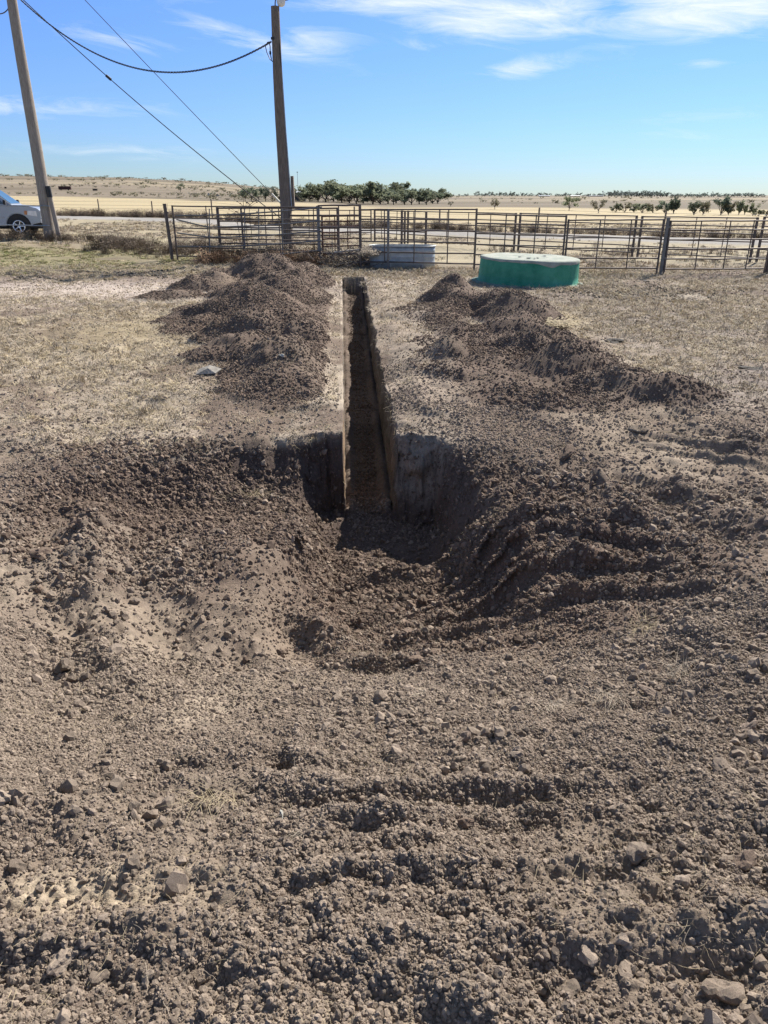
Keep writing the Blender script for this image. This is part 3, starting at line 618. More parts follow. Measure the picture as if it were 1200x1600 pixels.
rock(1162, 1350, .04, 'soil_clod', 'round brown clod in the shaded cut at the right edge', 'clod', M_clodd, 110)
rock(1135, 1555, .04, 'soil_clod', 'large clod in the bottom right corner', 'clod', M_clod, 111)
rock(885, 712, .10, 'soil_clod', 'flat topped clod on the right bank below the heaps', 'clod', M_clodd, 112, (1.2, .8, .6))
rock(650, 1035, .045, 'soil_clod', 'dark clod low on the ramp in the middle', 'clod', M_clodd, 113)
rock(66, 870, .07, 'soil_clod', 'dark clod near the left edge above the pale clod', 'clod', M_clodd, 114)
rock(96, 1505, .034, 'soil_clod', 'clod in the loose soil of the bottom left corner', 'clod', M_clod, 115)
rock(155, 1530, .026, 'soil_clod', 'smaller clod to the right of the bottom left clod', 'clod', M_clod, 116)
rock(440, 558, .04, 'stone', 'small white stone on the left spoil heap', 'stone', M_chalk, 117, (1, .6, .8), 2)
rock(926, 860, .035, 'stone', 'brown chip lying on the berm at the right of the ramp', 'stone', M_stone, 118, (1.2, .6, .5), 2)
rock(728, 1290, .028, 'soil_clod', 'double clod on the upper track ridge', 'clod', M_clodd, 119)
# pale scrap at the foot of the left heap
p = on_ground(326, 588); mb = MB(); mb.add([(-.14, -.05, .01), (.10, -.07, .03), (.15, .05, .06), (.0, .10, .09), (-.12, .08, .05), (.0, 0, .075)], [(0, 1, 5), (1, 2, 5), (2, 3, 5), (3, 4, 5), (4, 0, 5)]); mb.add([(-.14, -.05, 0), (.10, -.07, .02), (.15, .05, .05), (.0, .10, .08), (-.12, .08, .04)], [(4, 3, 2, 1, 0)])
tag(mb.build('stone_slab', mat('slab_grey', (.24, .22, .19), .9, 0, .3, 14, .6), loc=(p.x, p.y, p.z+.02)), 'flat pale slab at the near foot of the left spoil heap', 'stone')
for (u, v, s, lb) in ((957, 534, .17, 'dark dried cow pat on dead grass right of the right heap'), (1172, 576, .15, 'dark lumpy cow pat near the right edge'), (1010, 440, .12, 'small cow pat in front of the pale fence post'), (75, 722, .12, 'dark lump of soil sunk in grass at the left')):
    p = on_ground(u, v); me = clod_mesh('dung_pat', u, M_dung, 4, .5); o = bpy.data.objects.new('dung_pat', me); COL.objects.link(o)
    o.location = p; o.scale = (s, s*.85, s*.26); o.rotation_euler = (0, 0, u); tag(o, lb, 'dung')

# ------------------------------------------------------------------ dead grass, straws, weeds
def blade_tuft(name, n, h, spread, wd, m, seed, lean=.5, curl=.5):
    rs = random.Random(seed); mb = MB()
    for i in range(n):
        a = rs.uniform(0, 6.283); r = spread*rs.random()*.35; b = Vector((rs.uniform(-1, 1)*spread*.5, math.sin(a)*r, -.01)); L_ = h*rs.uniform(.3, 1); ln = lean*rs.uniform(.2, 1.2); a = rs.gauss(seed*1.3, 1.1)
        d = Vector((math.cos(a), math.sin(a), 0)); sd_ = Vector((-math.sin(a), math.cos(a), 0))*wd
        p1 = b+d*L_*ln*.4+Vector((0, 0, L_*.55)); p2 = b+d*L_*(ln+curl*rs.random())+Vector((0, 0, L_*(1-.35*ln)))
        mb.add([b-sd_, b+sd_, p1+sd_*.8, p1-sd_*.8, p2], [(0, 1, 2, 3), (3, 2, 4)])
    return proto_mesh(name, mb, m)
def stem_mesh(name, m, seed, L_=1., r=.008):
    rs = random.Random(seed); pts = []; p = Vector((-.5*L_, 0, 0)); a = rs.uniform(-.4, .4)
    for i in range(6): pts.append(p.copy()); a += rs.uniform(-.45, .45); p += Vector((math.cos(a)*L_/5, math.sin(a)*L_/5, rs.uniform(-.02, .05)*L_))
    mb = MB(); mb.tube(pts, [r, r, r*.9, r*.8, r*.6, r*.3], 4, False); return proto_mesh(name, mb, m)
TUF = [blade_tuft('dry_tuft', 12, .045, .09, .0018, M_straw, i, .9, .9) for i in range(3)]+[blade_tuft('dry_tuft', 12, .04, .10, .0018, M_strawg, i+5, 1.4, 1.0) for i in range(3)]
STM = [stem_mesh('straw_stem', M_straw, i) for i in range(4)]+[stem_mesh('straw_stem', M_strawg, 9+i) for i in range(3)]
def put_tufts():
    n = 400000; x, y, h, mk = grid_points(n, 5.6, 23.9, 1.4)
    intr = (np.abs(x-trench_c(y)) < .31) & (y < TY1+.1)
    nn = fbm(x, y, 1.3, 3, 301, .6)+.4*vnoise(x*5, y*5, 7)
    pale = np.exp(-(((y-(17.2-.05*x))/2.0)**2))*smooth(-.2, -2.2, x)
    pr = (1-mk['distr'])**2*(.12+.88*smooth(-.6, .8, nn))*(1-.93*pale)*.6
    k = (RNG.random(n) < pr) & ~intr; x, y, h = x[k], y[k], h[k]; m = len(x)
    s = (.45+1.5*RNG.random(m)**2.2)*(1+.035*y); rot = np.zeros((m, 3)); rot[:, 2] = RNG.random(m)*6.28; rot[:, :2] = RNG.normal(0, .25, (m, 2))
    tag(scatter('dead_grass', np.stack([x, y, h], 1), rot, np.stack([s, s, s*.8], 1), TUF), 'short dead grass trodden flat either side of the heaps', 'grass', kind='stuff')
    # rootlets and straws lying on the dug soil
    n = 165000; x, y, h, mk = grid_points(n, .95, 18, 1.15); cl = fbm(x, y, .7, 3, 77)
    intr = (np.abs(x-trench_c(y)) < .30) & (y > TY0)
    k = (RNG.random(n) < smooth(.15, .8, cl)*.8+.08+.5*(1-mk['distr'])) & ~intr; x, y, h = x[k], y[k], h[k]; m = len(x)
    s = (.03+.10*RNG.random(m)**2)*(.6+.05*y); rot = np.zeros((m, 3)); rot[:, 2] = RNG.random(m)*6.28; rot[:, :2] = RNG.normal(0, .28, (m, 2))
    tag(scatter('loose_straw', np.stack([x, y, h+.008], 1), rot, np.stack([s, s*1.0, s], 1), STM), 'loose straws and rootlets lying on the soil', 'straw', kind='stuff')
    # roots hanging over the trench edge
    n = 420; y = 6.2+14*RNG.random(n)**1.2; sd_ = np.where(RNG.random(n) < .6, 1, -1); x = trench_c(y)+sd_*(trench_hw(y)+.03); h, _ = terrain(x+sd_*.04, y)
    s = .05+.12*RNG.random(n); rot = np.stack([RNG.normal(0, .6, n), RNG.normal(.5, .7, n), RNG.random(n)*6.28], 1)
    tag(scatter('hanging_roots', np.stack([x, y, h-.02], 1), rot, np.stack([s, s, s], 1), STM), 'pale roots hanging along the trench rims', 'roots', kind='stuff')
put_tufts()
# turf by the gate and road verges
G2 = [blade_tuft('verge_tuft', 18, .16, .25, .006, M_straw, i, .8, .6) for i in range(3)]+[blade_tuft('verge_tuft', 18, .13, .25, .006, M_strawg, i+5, .9, .6) for i in range(3)]
G3 = [blade_tuft('turf_tuft', 16, .09, .22, .006, M_greeng, i, .9, .6) for i in range(3)]+[blade_tuft('turf_tuft', 16, .09, .22, .006, M_straw, i+3, .9, .6) for i in range(3)]
n = 26000; x, y = rand_fan(n, 21, 60, 1.3); h, _ = terrain(x, y, fine=False); rd = road_dist(x, y); nn = fbm(x, y, 3.2, 3, 331, .62)
left = (x < -6) & (y < 29); k = (np.abs(rd) > 2.7) & ~left & (RNG.random(n) < smooth(-.6, .6, nn)); x, y, h = x[k], y[k], h[k]; m = len(x)
s = .5+.8*RNG.random(m); rot = np.zeros((m, 3)); rot[:, 2] = RNG.random(m)*6.28
tag(scatter('verge_grass', np.stack([x, y, h], 1), rot, np.stack([s*1.2, s*1.2, s], 1), G2), 'dead grass in the pens and along the road', 'grass', kind='stuff')
n = 9000; x = -5.5-12*RNG.random(n); y = 20.5+9.5*RNG.random(n); h, _ = terrain(x, y, fine=False); k = RNG.random(n) < smooth(-.7, .3, fbm(x, y, 1.3, 3, 301))*smooth(20.2, 22.5, y-.12*(x+6)); x, y, h = x[k], y[k], h[k]; m = len(x)
s = .5+.8*RNG.random(m); rot = np.zeros((m, 3)); rot[:, 2] = RNG.random(m)*6.28
tag(scatter('turf_grass', np.stack([x, y, h], 1), rot, np.stack([s, s, s*.8], 1), G3), 'short green and straw turf in front of the left pole', 'grass', kind='stuff')
# brown weed strip along road and behind the road
def weed_mesh(name, m, seed, n=26, h=.5, spread=.5, w=.004):
    rs = random.Random(seed); mb = MB()
    for i in range(n):
        a = rs.uniform(0, 6.283); L_ = h*rs.uniform(.5, 1); p = Vector((rs.uniform(-.1, .1), rs.uniform(-.1, .1), -.02)); d = Vector((math.cos(a)*spread*rs.random(), math.sin(a)*spread*rs.random(), 1)).normalized(); pts = [p]
        for k in range(3): p = p+d*L_/3; pts.append(p); d = (d+Vector((rs.uniform(-.4, .4), rs.uniform(-.4, .4), 0))).normalized()
        mb.tube(pts, [w, w*.8, w*.6, w*.3], 3, False, False)
        for k in range(5):
            q = pts[rs.choice((2, 3, 3))]+Vector((rs.uniform(-.05, .05), rs.uniform(-.05, .05), rs.uniform(-.06, .03))); e = rs.uniform(.008, .022)
            mb.add([q+Vector((e, 0, 0)), q+Vector((0, e, e)), q+Vector((-e, -e*.5, e*.4))], [(0, 1, 2)])
    return proto_mesh(name, mb, m)
WD = [weed_mesh('weed', M_brush, i) for i in range(4)]; WR = [weed_mesh('red_weed', M_brushr, i+8) for i in range(3)]
def strip(name, n, xs, fy, jit, s0, s1, protos, label, cl=0):
    x = xs[0]+(xs[1]-xs[0])*RNG.random(n); y = fy(x)+RNG.normal(0, jit, n); h, _ = terrain(x, y, fine=False)
    k = (vnoise(x*.7, y*.7, 3) > cl) & (np.abs(road_dist(x, y)) > 2.6); x, y, h = x[k], y[k], h[k]; m = len(x); s = s0+(s1-s0)*RNG.random(m)**2; rot = np.zeros((m, 3)); rot[:, 2] = RNG.random(m)*6.28
    tag(scatter(name, np.stack([x, y, h], 1), rot, np.stack([s*1.3, s*1.3, s], 1), protos), label, 'weeds', kind='stuff')
strip('roadside_weeds', 900, (-45, 5), lambda x: 45.7-.64*x+5, .8, .6, 1.5, WD, 'brown weeds along the far side of the road', -.6)
strip('roadside_weeds', 700, (2, 40), lambda x: 45.7-.64*x+5, .9, .5, 1.1, WD, 'brown weeds beyond the road on the right', -.6)
strip('verge_weeds', 520, (-22, -6.5), lambda x: 31.2+.04*(x+14), .6, .3, 1.0, WD, 'low brown weeds round the foot of the left pole', -.5)
strip('verge_weeds', 260, (-11, -7), lambda x: 30+0*x, 1.2, .4, 1.2, WD, 'brown brush left of the gate', -.3)
strip('pen_weeds', 90, (-5.9, -1.9), lambda x: 25.2-.30*(x+7), .5, .5, 1.2, WR, 'rust coloured weeds behind the bent gate', -1)
strip('pen_weeds', 150, (-6.2, -1.6), lambda x: 26.6-.3*(x+7), .7, .5, 1.4, WD, 'tangled brown weeds behind the left pens', -1)
strip('pen_weeds', 110, (4, 14), lambda x: 30.5-.5*(x-5), 2.2, .25, .8, WD, 'low dead weeds in the right pens', -.2)
for (u, v, s, lb) in ((1080, 470, .9, 'dry weed clump in the right pasture'), (870, 512, .9, 'yellow grass clump right of the right heap'), (182, 480, .5, 'low grey weed on the pale spread at left')):
    p = on_ground(u, v); mm_ = weed_mesh('weed_clump', M_straw if u == 870 else M_strawg, u, 120, .22, 1.6, .003); o = bpy.data.objects.new('weed_clump', mm_); COL.objects.link(o); o.location = p; o.scale = (s*1.7, s*1.2, s*.7); tag(o, lb, 'weed')
for (u, v, s, lb) in ((342, 1248, .12, 'pale uprooted grass tuft in the left foreground'), (660, 1086, .05, 'small yellow grass tuft on the ramp'), (472, 1300, .04, 'tiny yellow tuft below the uprooted grass'), (960, 1095, .10, 'flattened straw tuft left of the smooth stone'), (1000, 985, .12, 'straw tuft on the right slope'), (1065, 1060, .10, 'thin straw tuft near the right edge'), (395, 775, .16, 'straw tuft on the dark left bank'), (850, 1105, .09, 'matted straw tuft in the right foreground')):
    p = on_ground(u, v, True)
    mm_ = blade_tuft('grass_tuft', 60, s*.9, s*1.1, .0011, M_straw if s > .1 else M_strawg, u, 1.5, 1.2); o = bpy.data.objects.new('grass_tuft', mm_); COL.objects.link(o); o.location = p; tag(o, lb, 'grass tuft')


# ------------------------------------------------------------------ pens
def pxp(u, v, Y): return at_depth(u, v, Y)
def panel(name, label, p0, p1, zs, nst, m, group=None, endr=.03, r=.021, endm=None, ends=(True, True), diag=False, stay_t=None, sag=0):
    """tube panel between two points: rails, stays and end posts are parts"""
    p0 = Vector((p0[0], p0[1], gz(p0[0], p0[1]))); p1 = Vector((p1[0], p1[1], gz(p1[0], p1[1]))); ctr = (p0+p1)/2
    t = empty(name, ctr, 0, label, 'livestock panel', group); rs = random.Random(label)
    d = (p1-p0); nrm = Vector((-d.y, d.x, 0)).normalized()
    for z in zs:
        pts = []
        for k in range(7):
            q = p0+d*(k/6)-ctr; q.z += z+rs.uniform(-.008, .008)-sag*math.sin(math.pi*k/6); q += nrm*rs.uniform(-.01, .01); pts.append(q)
        MB().tube(pts, r, 7).build('rail', m, t)
    ts = stay_t or [(k+1)/(nst+1) for k in range(nst)]
    for k in ts:
        q = p0+d*k-ctr-nrm*.032; MB().tube([q+Vector((0, 0, zs[0]-.02)), q+Vector((rs.uniform(-.02, .02), 0, zs[-1]+.02))], .017, 6).build('stay', m, t)
    for e, q in zip(ends, (p0, p1)):
        if e: MB().tube([q-ctr+Vector((0, 0, .02)), q-ctr+Vector((0, 0, zs[-1]+.025))], endr, 8).build('end_post', endm or m, t)
    return t
def post(x, y, h, r, m, label, lean=(0, 0), cap=True, sq=False, cat='post', name='fence_post'):
    z = gz(x, y); t = empty(name, (x, y, z), 0, label, cat)
    mb = MB()
    if sq: mb.box((0, 0, h/2-.1), (r*2, r*2, h+.2)); mb.build('shaft', m, t, bevel=.006)
    else: mb.tube([(0, 0, -.2), (lean[0]*.5, lean[1]*.5, h*.5), (lean[0], lean[1], h)], r, 10).build('shaft', m, t)
    if cap: MB().tube([(lean[0], lean[1], h-.03), (lean[0], lean[1], h+.012)], r*1.12, 10).build('cap', m, t)
    for k in (.3, .85):
        a = Vector((lean[0]*k, lean[1]*k, h*k)); MB().box(a+Vector((r+.012, -.01, 0)), (.04, .04, .05)).build('hinge_lug', m, t)
    return t
Z6 = [.14, .42, .70, .98, 1.28, 1.64]
panel('livestock_panel', 'dark tube panel behind the bent gate at the left end of the pens', (-6.82, 25.75), (-2.03, 24.1), [.14, .42, .71, 1.0, 1.30, 1.66], 3, M_steel_dark, ends=(True, False), r=.02)
# bent gate in front of it: rails follow the dents
t = empty('bent_gate', (-4.4, 24.7, 0), 0, 'battered grey tube gate with sagging rails behind the left heap', 'gate')
def gY(u): return 25.45+(u-272)/(505-272)*(23.75-25.45)
for px in ([(274, 337), (320, 336.5), (385, 334), (440, 330), (503, 324)], [(276, 343), (300, 349), (325, 355), (355, 354.5), (420, 352), (503, 345)], [(277, 364), (300, 367), (325, 370.5), (360, 370.5), (420, 368), (503, 361)],
           [(277, 385), (325, 385.5), (385, 384), (440, 381), (503, 376)], [(268, 415), (285, 411), (330, 403.5), (385, 401), (440, 397), (503, 391)], [(400, 417), (450, 412), (503, 405)]):
    MB().tube([pxp(u, v, gY(u))-t.location for u, v in px], .022, 7).build('rail', M_steel_grey, t)
for (u, v0, v1) in ((327, 326, 403), (382, 326, 401), (441, 326, 398), (404, 326, 400)):
    MB().tube([pxp(u, v0, gY(u)+.04)-t.location, pxp(u+1, v1, gY(u)+.04)-t.location], .017, 6).build('stay', M_steel_grey, t)
post(-6.95, 25.6, 1.72, .055, M_steel_dark, 'leaning dark steel post at the left end of the pens', (-.07, 0))
post(-1.97, 23.85, 1.70, .05, M_steel_grey, 'grey steel post behind the head of the trench')
panel('livestock_panel', 'dark heavy panel standing just in front of the right pole', (-5.55, 26.6), (-1.5, 25.9), [.25, .5, .78, 1.0, 1.2, 1.38, 1.60], 4, M_steel_dark, endr=.05, r=.026)
panel('livestock_panel', 'reddish brown panel of close rails left of the water trough', (-1.92, 24.6), (-.72, 24.3), [.30, .52, .74, .92, 1.10, 1.24, 1.40], 2, M_rust, endr=.03, r=.024)
panel('livestock_panel', 'tall dark narrow panel from grey post to brush pile', (-1.97, 23.8), (-.70, 23.2), [.38, 1.12, 1.45, 1.72], 1, M_steel_dark, endr=.04, ends=(False, True), r=.024)
panel('livestock_panel', 'long dark panel passing in front of the water trough', (-.68, 23.0), (2.55, 21.95), [.20, .47, .76, 1.06, 1.36, 1.62], 3, M_steel_dark, stay_t=[.22, .48, .77])
panel('livestock_panel', 'dark panel between water trough and green tank', (2.55, 21.95), (4.95, 21.6), [.18, .45, .72, 1.0, 1.27, 1.50], 2, M_steel_dark, ends=(False, True), endr=.028)
panel('livestock_panel', 'dark panel right behind the green tank ending at the thick post', (5.02, 21.6), (7.52, 21.35), [.16, .42, .68, .95, 1.18, 1.40], 2, M_steel_dark, endr=.028)
panel('livestock_panel', 'dark panel between the thick post and the right edge post', (7.70, 21.3), (10.42, 21.2), [.14, .40, .66, .90, 1.14, 1.36], 3, M_steel_dark, stay_t=[.3, .58, .80])
post(.12, 22.6, 1.62, .035, M_steel_grey, 'thin grey post standing against the water trough front', cap=False)
post(7.62, 21.3, 1.45, .05, M_steel_grey, 'thick grey post right of the green tank', sq=False)
post(10.5, 21.2, 1.50, .055, M_steel_dark, 'thick dark post at the right edge of the photo')
B = [(-.5, 36.6), (1.0, 35.2), (5.1, 30.3), (8.9, 27.7), (11.95, 25.2), (16.5, 22.6)]
lbs = ['far panel seen past the water trough', 'far panel between trough and green tank', 'far panel above the green tank', 'far panel seen through the thick post panel', 'far panel in the right corner of the pens']
for i in range(5):
    (x0, y0), (x1, y1) = B[i], B[i+1]; e = .16
    d = Vector((x1-x0, y1-y0)).normalized()*.10
    panel('livestock_panel', 'thin dark '+lbs[i], (x0+d.x, y0+d.y), (x1-d.x, y1-d.y), [.16, .40, .64, .88, 1.10, 1.36], 4 if i == 1 else 3, M_steel_dark, endr=.045, r=.021)
panel('livestock_panel', 'dark far panel of the back pen behind the brush pile', (-4.5, 37.5), (-.6, 36.7), [.16, .40, .64, .88, 1.10, 1.36], 3, M_steel_dark)
panel('livestock_panel', 'short dark gate leaf behind the water trough', (.75, 33.4), (1.75, 33.0), [.3, .6, .9, 1.15, 1.4], 1, M_steel_dark, endr=.05)


# ------------------------------------------------------------------ brush pile, tall weeds
t = empty('brush_pile', (-.95, 23.6, 0), 0, 'heap of grey branches and tumbleweed beside the water trough', 'brush pile')
rs = random.Random(3); mb = MB(); mb2 = MB()
for i in range(260):
    a = rs.uniform(0, 6.28); p = Vector((rs.gauss(0, .42), rs.gauss(0, .35), rs.uniform(.02, .5)*rs.random())); d = Vector((rs.uniform(-1, 1), rs.uniform(-.5, .5), rs.uniform(-.1, .5))).normalized(); L_ = rs.uniform(.25, .8)
    q = p+d*L_*.5+Vector((0, 0, rs.uniform(-.03, .06))); mb.tube([p, q, p+d*L_], [.012, .009, .004], 4, False)
for i in range(420):
    p = Vector((rs.gauss(0, .4), rs.gauss(0, .3), abs(rs.gauss(.12, .15)))); d = Vector((rs.uniform(-1, 1), rs.uniform(-1, 1), rs.uniform(-.2, 1))).normalized()*rs.uniform(.1, .3); mb2.tube([p, p+d*.6+Vector((0, 0, .02)), p+d], [.005, .004, .002], 3, False, False)
mb.build('branches', mat('grey_branch', (.17, .145, .125), .9, 0, .4), t); mb2.build('twigs', M_brush, t)
log = MB(); log.tube([(-.55, -.15, .42), (-.1, -.2, .47), (.35, -.22, .52)], [.03, .035, .03], 7); log.build('pale_limb', mat('pale_limb', (.4, .36, .31), .85), t)
o = bpy.data.objects.new('tumbleweed', weed_mesh('tumbleweed', M_strawg, 77, 260, .34, 3.0, .003)); COL.objects.link(o); o.location = (-.42, 22.9, .38); o.scale = (1.15, 1, 1); tag(o, 'pale straw tumbleweed caught on the panel above the trough end', 'tumbleweed')
for (u, vb, vt, Y, lb) in ((383, 345, 286, 26.9, 'tallest dead sunflower stalk behind the bent gate'), (391, 350, 312, 27.1, 'shorter dark dead stalk right of the tallest stalk'), (262, 345, 318, 27.5, 'thin dead weed stalk left of the leaning post'), (372, 350, 325, 26.8, 'bent dark dead stalk left of the tallest stalk')):
    a = at_depth(u, vb, Y); b = at_depth(u, vt, Y); base = Vector((a.x, Y, gz(a.x, Y))); t = empty('dead_stalk', base, 0, lb, 'dead weed'); H = b.z-base.z; rs = random.Random(u)
    MB().tube([(0, 0, 0), (.03, 0, H*.4), (-.02, 0, H*.75), (.05, 0, H)], [.014, .012, .009, .005], 5).build('stem', M_brush, t)
    hd = MB()
    for k in range(9):
        z = H*rs.uniform(.45, 1); dx = rs.choice((-1, 1))*rs.uniform(.08, .28)
        hd.tube([(0, 0, z-.12), (dx*.6, rs.uniform(-.08, .08), z-.02), (dx, rs.uniform(-.1, .1), z+.03)], [.006, .005, .003], 4)
        c = Vector((dx, 0, z+.03)); e = rs.uniform(.025, .05); hd.lathe([(.002, -e*.5), (e, -e*.3), (e*1.1, .0), (e*.6, e*.5), (.002, e*.5)], 7, c)
    hd.build('seed_heads', M_brush, t)


# ------------------------------------------------------------------ water trough
t = empty('water_trough', (.54, 23.3, gz(.5, 23.3)), R(-3), 'oval galvanised water trough behind the long dark panel', 'water trough')
def stadium(L_, W_, n=14):
    P = []; r = W_/2; a = L_/2-r
    for k in range(n+1): q = -math.pi/2+math.pi*k/n; P.append((a+r*math.cos(q), r*math.sin(q)))
    for k in range(n+1): q = math.pi/2+math.pi*k/n; P.append((-a+r*math.cos(q), r*math.sin(q)))
    return P
def wall_loops(rows_):
    mb = MB(); n = None; vs = []
    for (dl, z) in rows_:
        P = stadium(1.96+2*dl, .80+2*dl); n = len(P); vs += [(x, y, z) for x, y in P]
    mb.add(vs, [(i*n+k, i*n+(k+1) % n, (i+1)*n+(k+1) % n, (i+1)*n+k) for i in range(len(rows_)-1) for k in range(n)], True); return mb
wall_loops([(-.02, 0), (0, .01), (0, .14), (.006, .155), (0, .17), (0, .30), (.006, .315), (0, .33), (0, .47), (.006, .485), (0, .50), (0, .60), (-.008, .60), (-.01, .05), (-.2, .03)]).build('wall', M_trough, t)
rim = MB(); P = stadium(1.98, .82); rim.tube([(x, y, .61) for x, y in P]+[(P[0][0], P[0][1], .61)], .02, 8); rim.build('rim', M_steel_gal, t)
mb = MB(); P = stadium(1.92, .76); mb.add([(x, y, .42) for x, y in P], [tuple(range(len(P)))]); mb.build('water', mat('dark_water', (.015, .02, .02), .08, 0, .1, 3, .05, 8), t)
for x in (-.32, .62): MB().box((x, -.405, .3), (.035, .012, .56)).build('seam', M_trough, t)


# ------------------------------------------------------------------ green tank
gx, gy = (824-600)/1155*19.25/1.04, 19.28
t = empty('green_tank', (gx, gy, gz(gx, gy)-.01), 0, 'low round green stock tank with chalky grey top', 'stock tank'); t.rotation_euler = (R(.3), R(1.6), 0)
def wob(a, z): return 1+.006*math.sin(3*a+1)+.004*math.sin(7*a)
mb = MB(); mb.lathe([(1.285, -.05), (1.30, .0), (1.265, .035), (1.235, .06), (1.225, .2), (1.215, .4), (1.21, .52), (1.20, .565), (1.17, .585)], 96, fn=wob); mb.build('wall', M_tank, t)
fl = MB(); fl.lathe([(1.37, -.03), (1.375, .018), (1.33, .026), (1.29, .028)], 96, fn=lambda a, z: 1+.012*math.sin(4*a+2)+.01*math.sin(11*a)); fl.build('base_flange', mat('tank_flange', (.09, .17, .15), .7, 0, .3, 6), t)
top = MB(); n = 96
def drip(a):
    return .006+.003*math.sin(5*a)+.004*math.sin(13*a+1)+.003*math.sin(29*a)+.085*math.exp(-((a-4.98)/.15)**2)+.035*math.exp(-((a-5.55)/.35)**2)+.02*math.exp(-((a-4.75)/.12)**2)
vs = []
for k in range(n):
    a = 2*math.pi*k/n; w_ = wob(a, 0); vs.append((1.222*w_*math.cos(a), 1.222*w_*math.sin(a), .545-drip(a)))
for rr_, zz_ in ((1.226, .56), (1.205, .592), (1.15, .602), (.9, .595), (.6, .60), (.3, .606)):
    for k in range(n):
        a = 2*math.pi*k/n; w_ = wob(a, 0); vs.append((rr_*w_*math.cos(a), rr_*w_*math.sin(a), zz_+.006*math.sin(a*5+rr_*9)+.008*math.sin(a*9-rr_*7)*(rr_ < 1.1)))
fs = [(i*n+k, i*n+(k+1) % n, (i+1)*n+(k+1) % n, (i+1)*n+k) for i in range(6) for k in range(n)]; vs.append((0, 0, .606)); fs += [(6*n+k, 6*n+(k+1) % n, 7*n) for k in range(n)]
top.add(vs, fs, True); top.build('chalky_top', mat('tank_cover', (.20, .23, .195), .9, 0, .2, 4, .7, 30, col2=(.36, .37, .32), spec=.15), t)
for (x_, y_, s_) in ((-.15, -.6, .05), (-.02, -.72, .035), (.1, -.5, .04), (-.3, -.3, .05), (.4, .2, .05)):
    me = clod_mesh('crust_lump', int(x_*100)+60, M_chalk, 1); o = bpy.data.objects.new('crust_lump', me); COL.objects.link(o); o.parent = t; o.location = (x_, y_, .615); o.scale = (s_, s_, s_*.6)


# ------------------------------------------------------------------ utility poles and lines
def utility_pole(base, tops, rb, rt, m, label, seed):
    t = empty('utility_pole', base, 0, label, 'utility pole'); rs = random.Random(seed); H = tops.z-base.z; n = 40; mb = MB(); vs = []; k_ = 20
    ln = tops-base
    for i in range(n+1):
        f = i/n; r = rb+(rt-rb)*f
        for k in range(k_):
            a = 2*math.pi*k/k_; q = r*(1+.03*math.sin(a*5+i*.05)+rs.uniform(-.012, .012))
            vs.append((ln.x*f+q*math.cos(a)+.02*math.sin(f*7), ln.y*f+q*math.sin(a), (H+.3)*f-.3))
    mb.add(vs, [(i*k_+k, i*k_+(k+1) % k_, (i+1)*k_+(k+1) % k_, (i+1)*k_+k) for i in range(n) for k in range(k_)], True); mb.add(vs[-k_:], [tuple(range(k_))]); mb.build('shaft', m, t)
    return t
# right pole
RY = 26.3; rb = at_depth(449, 384, RY); base = Vector((rb.x, RY, gz(rb.x, RY))); top_ = at_depth(429, 10, RY)
rp = utility_pole(base, top_, .205, .125, M_pole, 'dark wooden pole with lamp at its top, behind the pens', 5)
def lp(u, v, dy=0): return at_depth(u, v, RY+dy)-base
MB().tube([lp(430, 13, .0), lp(430, 4), lp(431, -4), lp(436, -8), lp(446, -8)], .022, 7).build('lamp_arm', M_steel_gal, rp)
lamp = MB(); c = lp(441, -3); lamp.lathe([(.03, .10), (.14, .08), (.20, .0), (.205, -.03)], 18, c); lamp.build('lamp_hood', M_steel_gal, rp)
gl = MB(); gl.lathe([(.13, -.03), (.13, -.10), (.10, -.17), (.05, -.20), (.001, -.205)], 16, lp(439, -2)); gl.build('lamp_lens', mat('lens', (.75, .76, .74), .25, 0, .08), rp)
MB().tube([lp(435.5, 30, -.02), lp(437, 60, -.02), lp(440, 110, -.02), lp(446, 200, -.04), lp(456, 330, -.06)], .024, 7).build('conduit', M_steel_gal, rp)
MB().tube([lp(433.5, 22, -.02), lp(434.5, 30, -.02)], .05, 8).build('weather_head', M_black, rp)
MB().tube([lp(434.5, 28, -.05), lp(436, 55, -.05), lp(438.5, 85, -.1), lp(439.5, 105, -.05)], .014, 5).build('wire_loop', M_cable, rp)
MB().tube([lp(424, 65, -.05), lp(418, 66, -.03), lp(414.6, 72), lp(417, 82), lp(422, 93), lp(426, 96, -.1)], .014, 5).build('wire_loop', M_cable, rp)
MB().tube([lp(420, 65), lp(422, 72), lp(422.2, 82), lp(424, 93, -.1)], .016, 5).build('wire_loop', M_cable, rp)
mb = MB(); mb.tube([lp(422.2, 80), lp(422.4, 85)], .03, 6); mb.build('splice', M_black, rp)
MB().box(lp(425, 60, -.1)+Vector((.02, 0, 0)), (.10, .08, .06)).build('bracket', M_black, rp)
bo = lp(457.5, 300, .1); MB().box(bo, (.09, .18, .95)).build('meter_board', M_post, rp); MB().box(lp(440, 300, .12), (.06, .16, 1.0)).build('meter_board', M_post, rp)
# left pole
LY = 31.6; lb_ = at_depth(80, 380, LY); base2 = Vector((lb_.x, LY, gz(lb_.x, LY))); top2 = at_depth(-5, -150, LY)
lpole = utility_pole(base2, top2, .235, .15, M_polel, 'tall pale wooden pole beside the pickup', 9)
short = empty('short_post', (lb_.x+.42, LY-.15, gz(lb_.x, LY)), 0, 'short wooden post with black top leaning on the left pole', 'post')
MB().tube([(.02, 0, -.1), (-.05, 0, .9), (-.12, .0, 1.85)], [.09, .085, .085], 10).build('shaft', M_polel, short)
MB().tube([(-.10, -.0, 1.25+.35), (-.125, 0, 2.0)], [.10, .10], 10).build('sleeve', M_black, short)
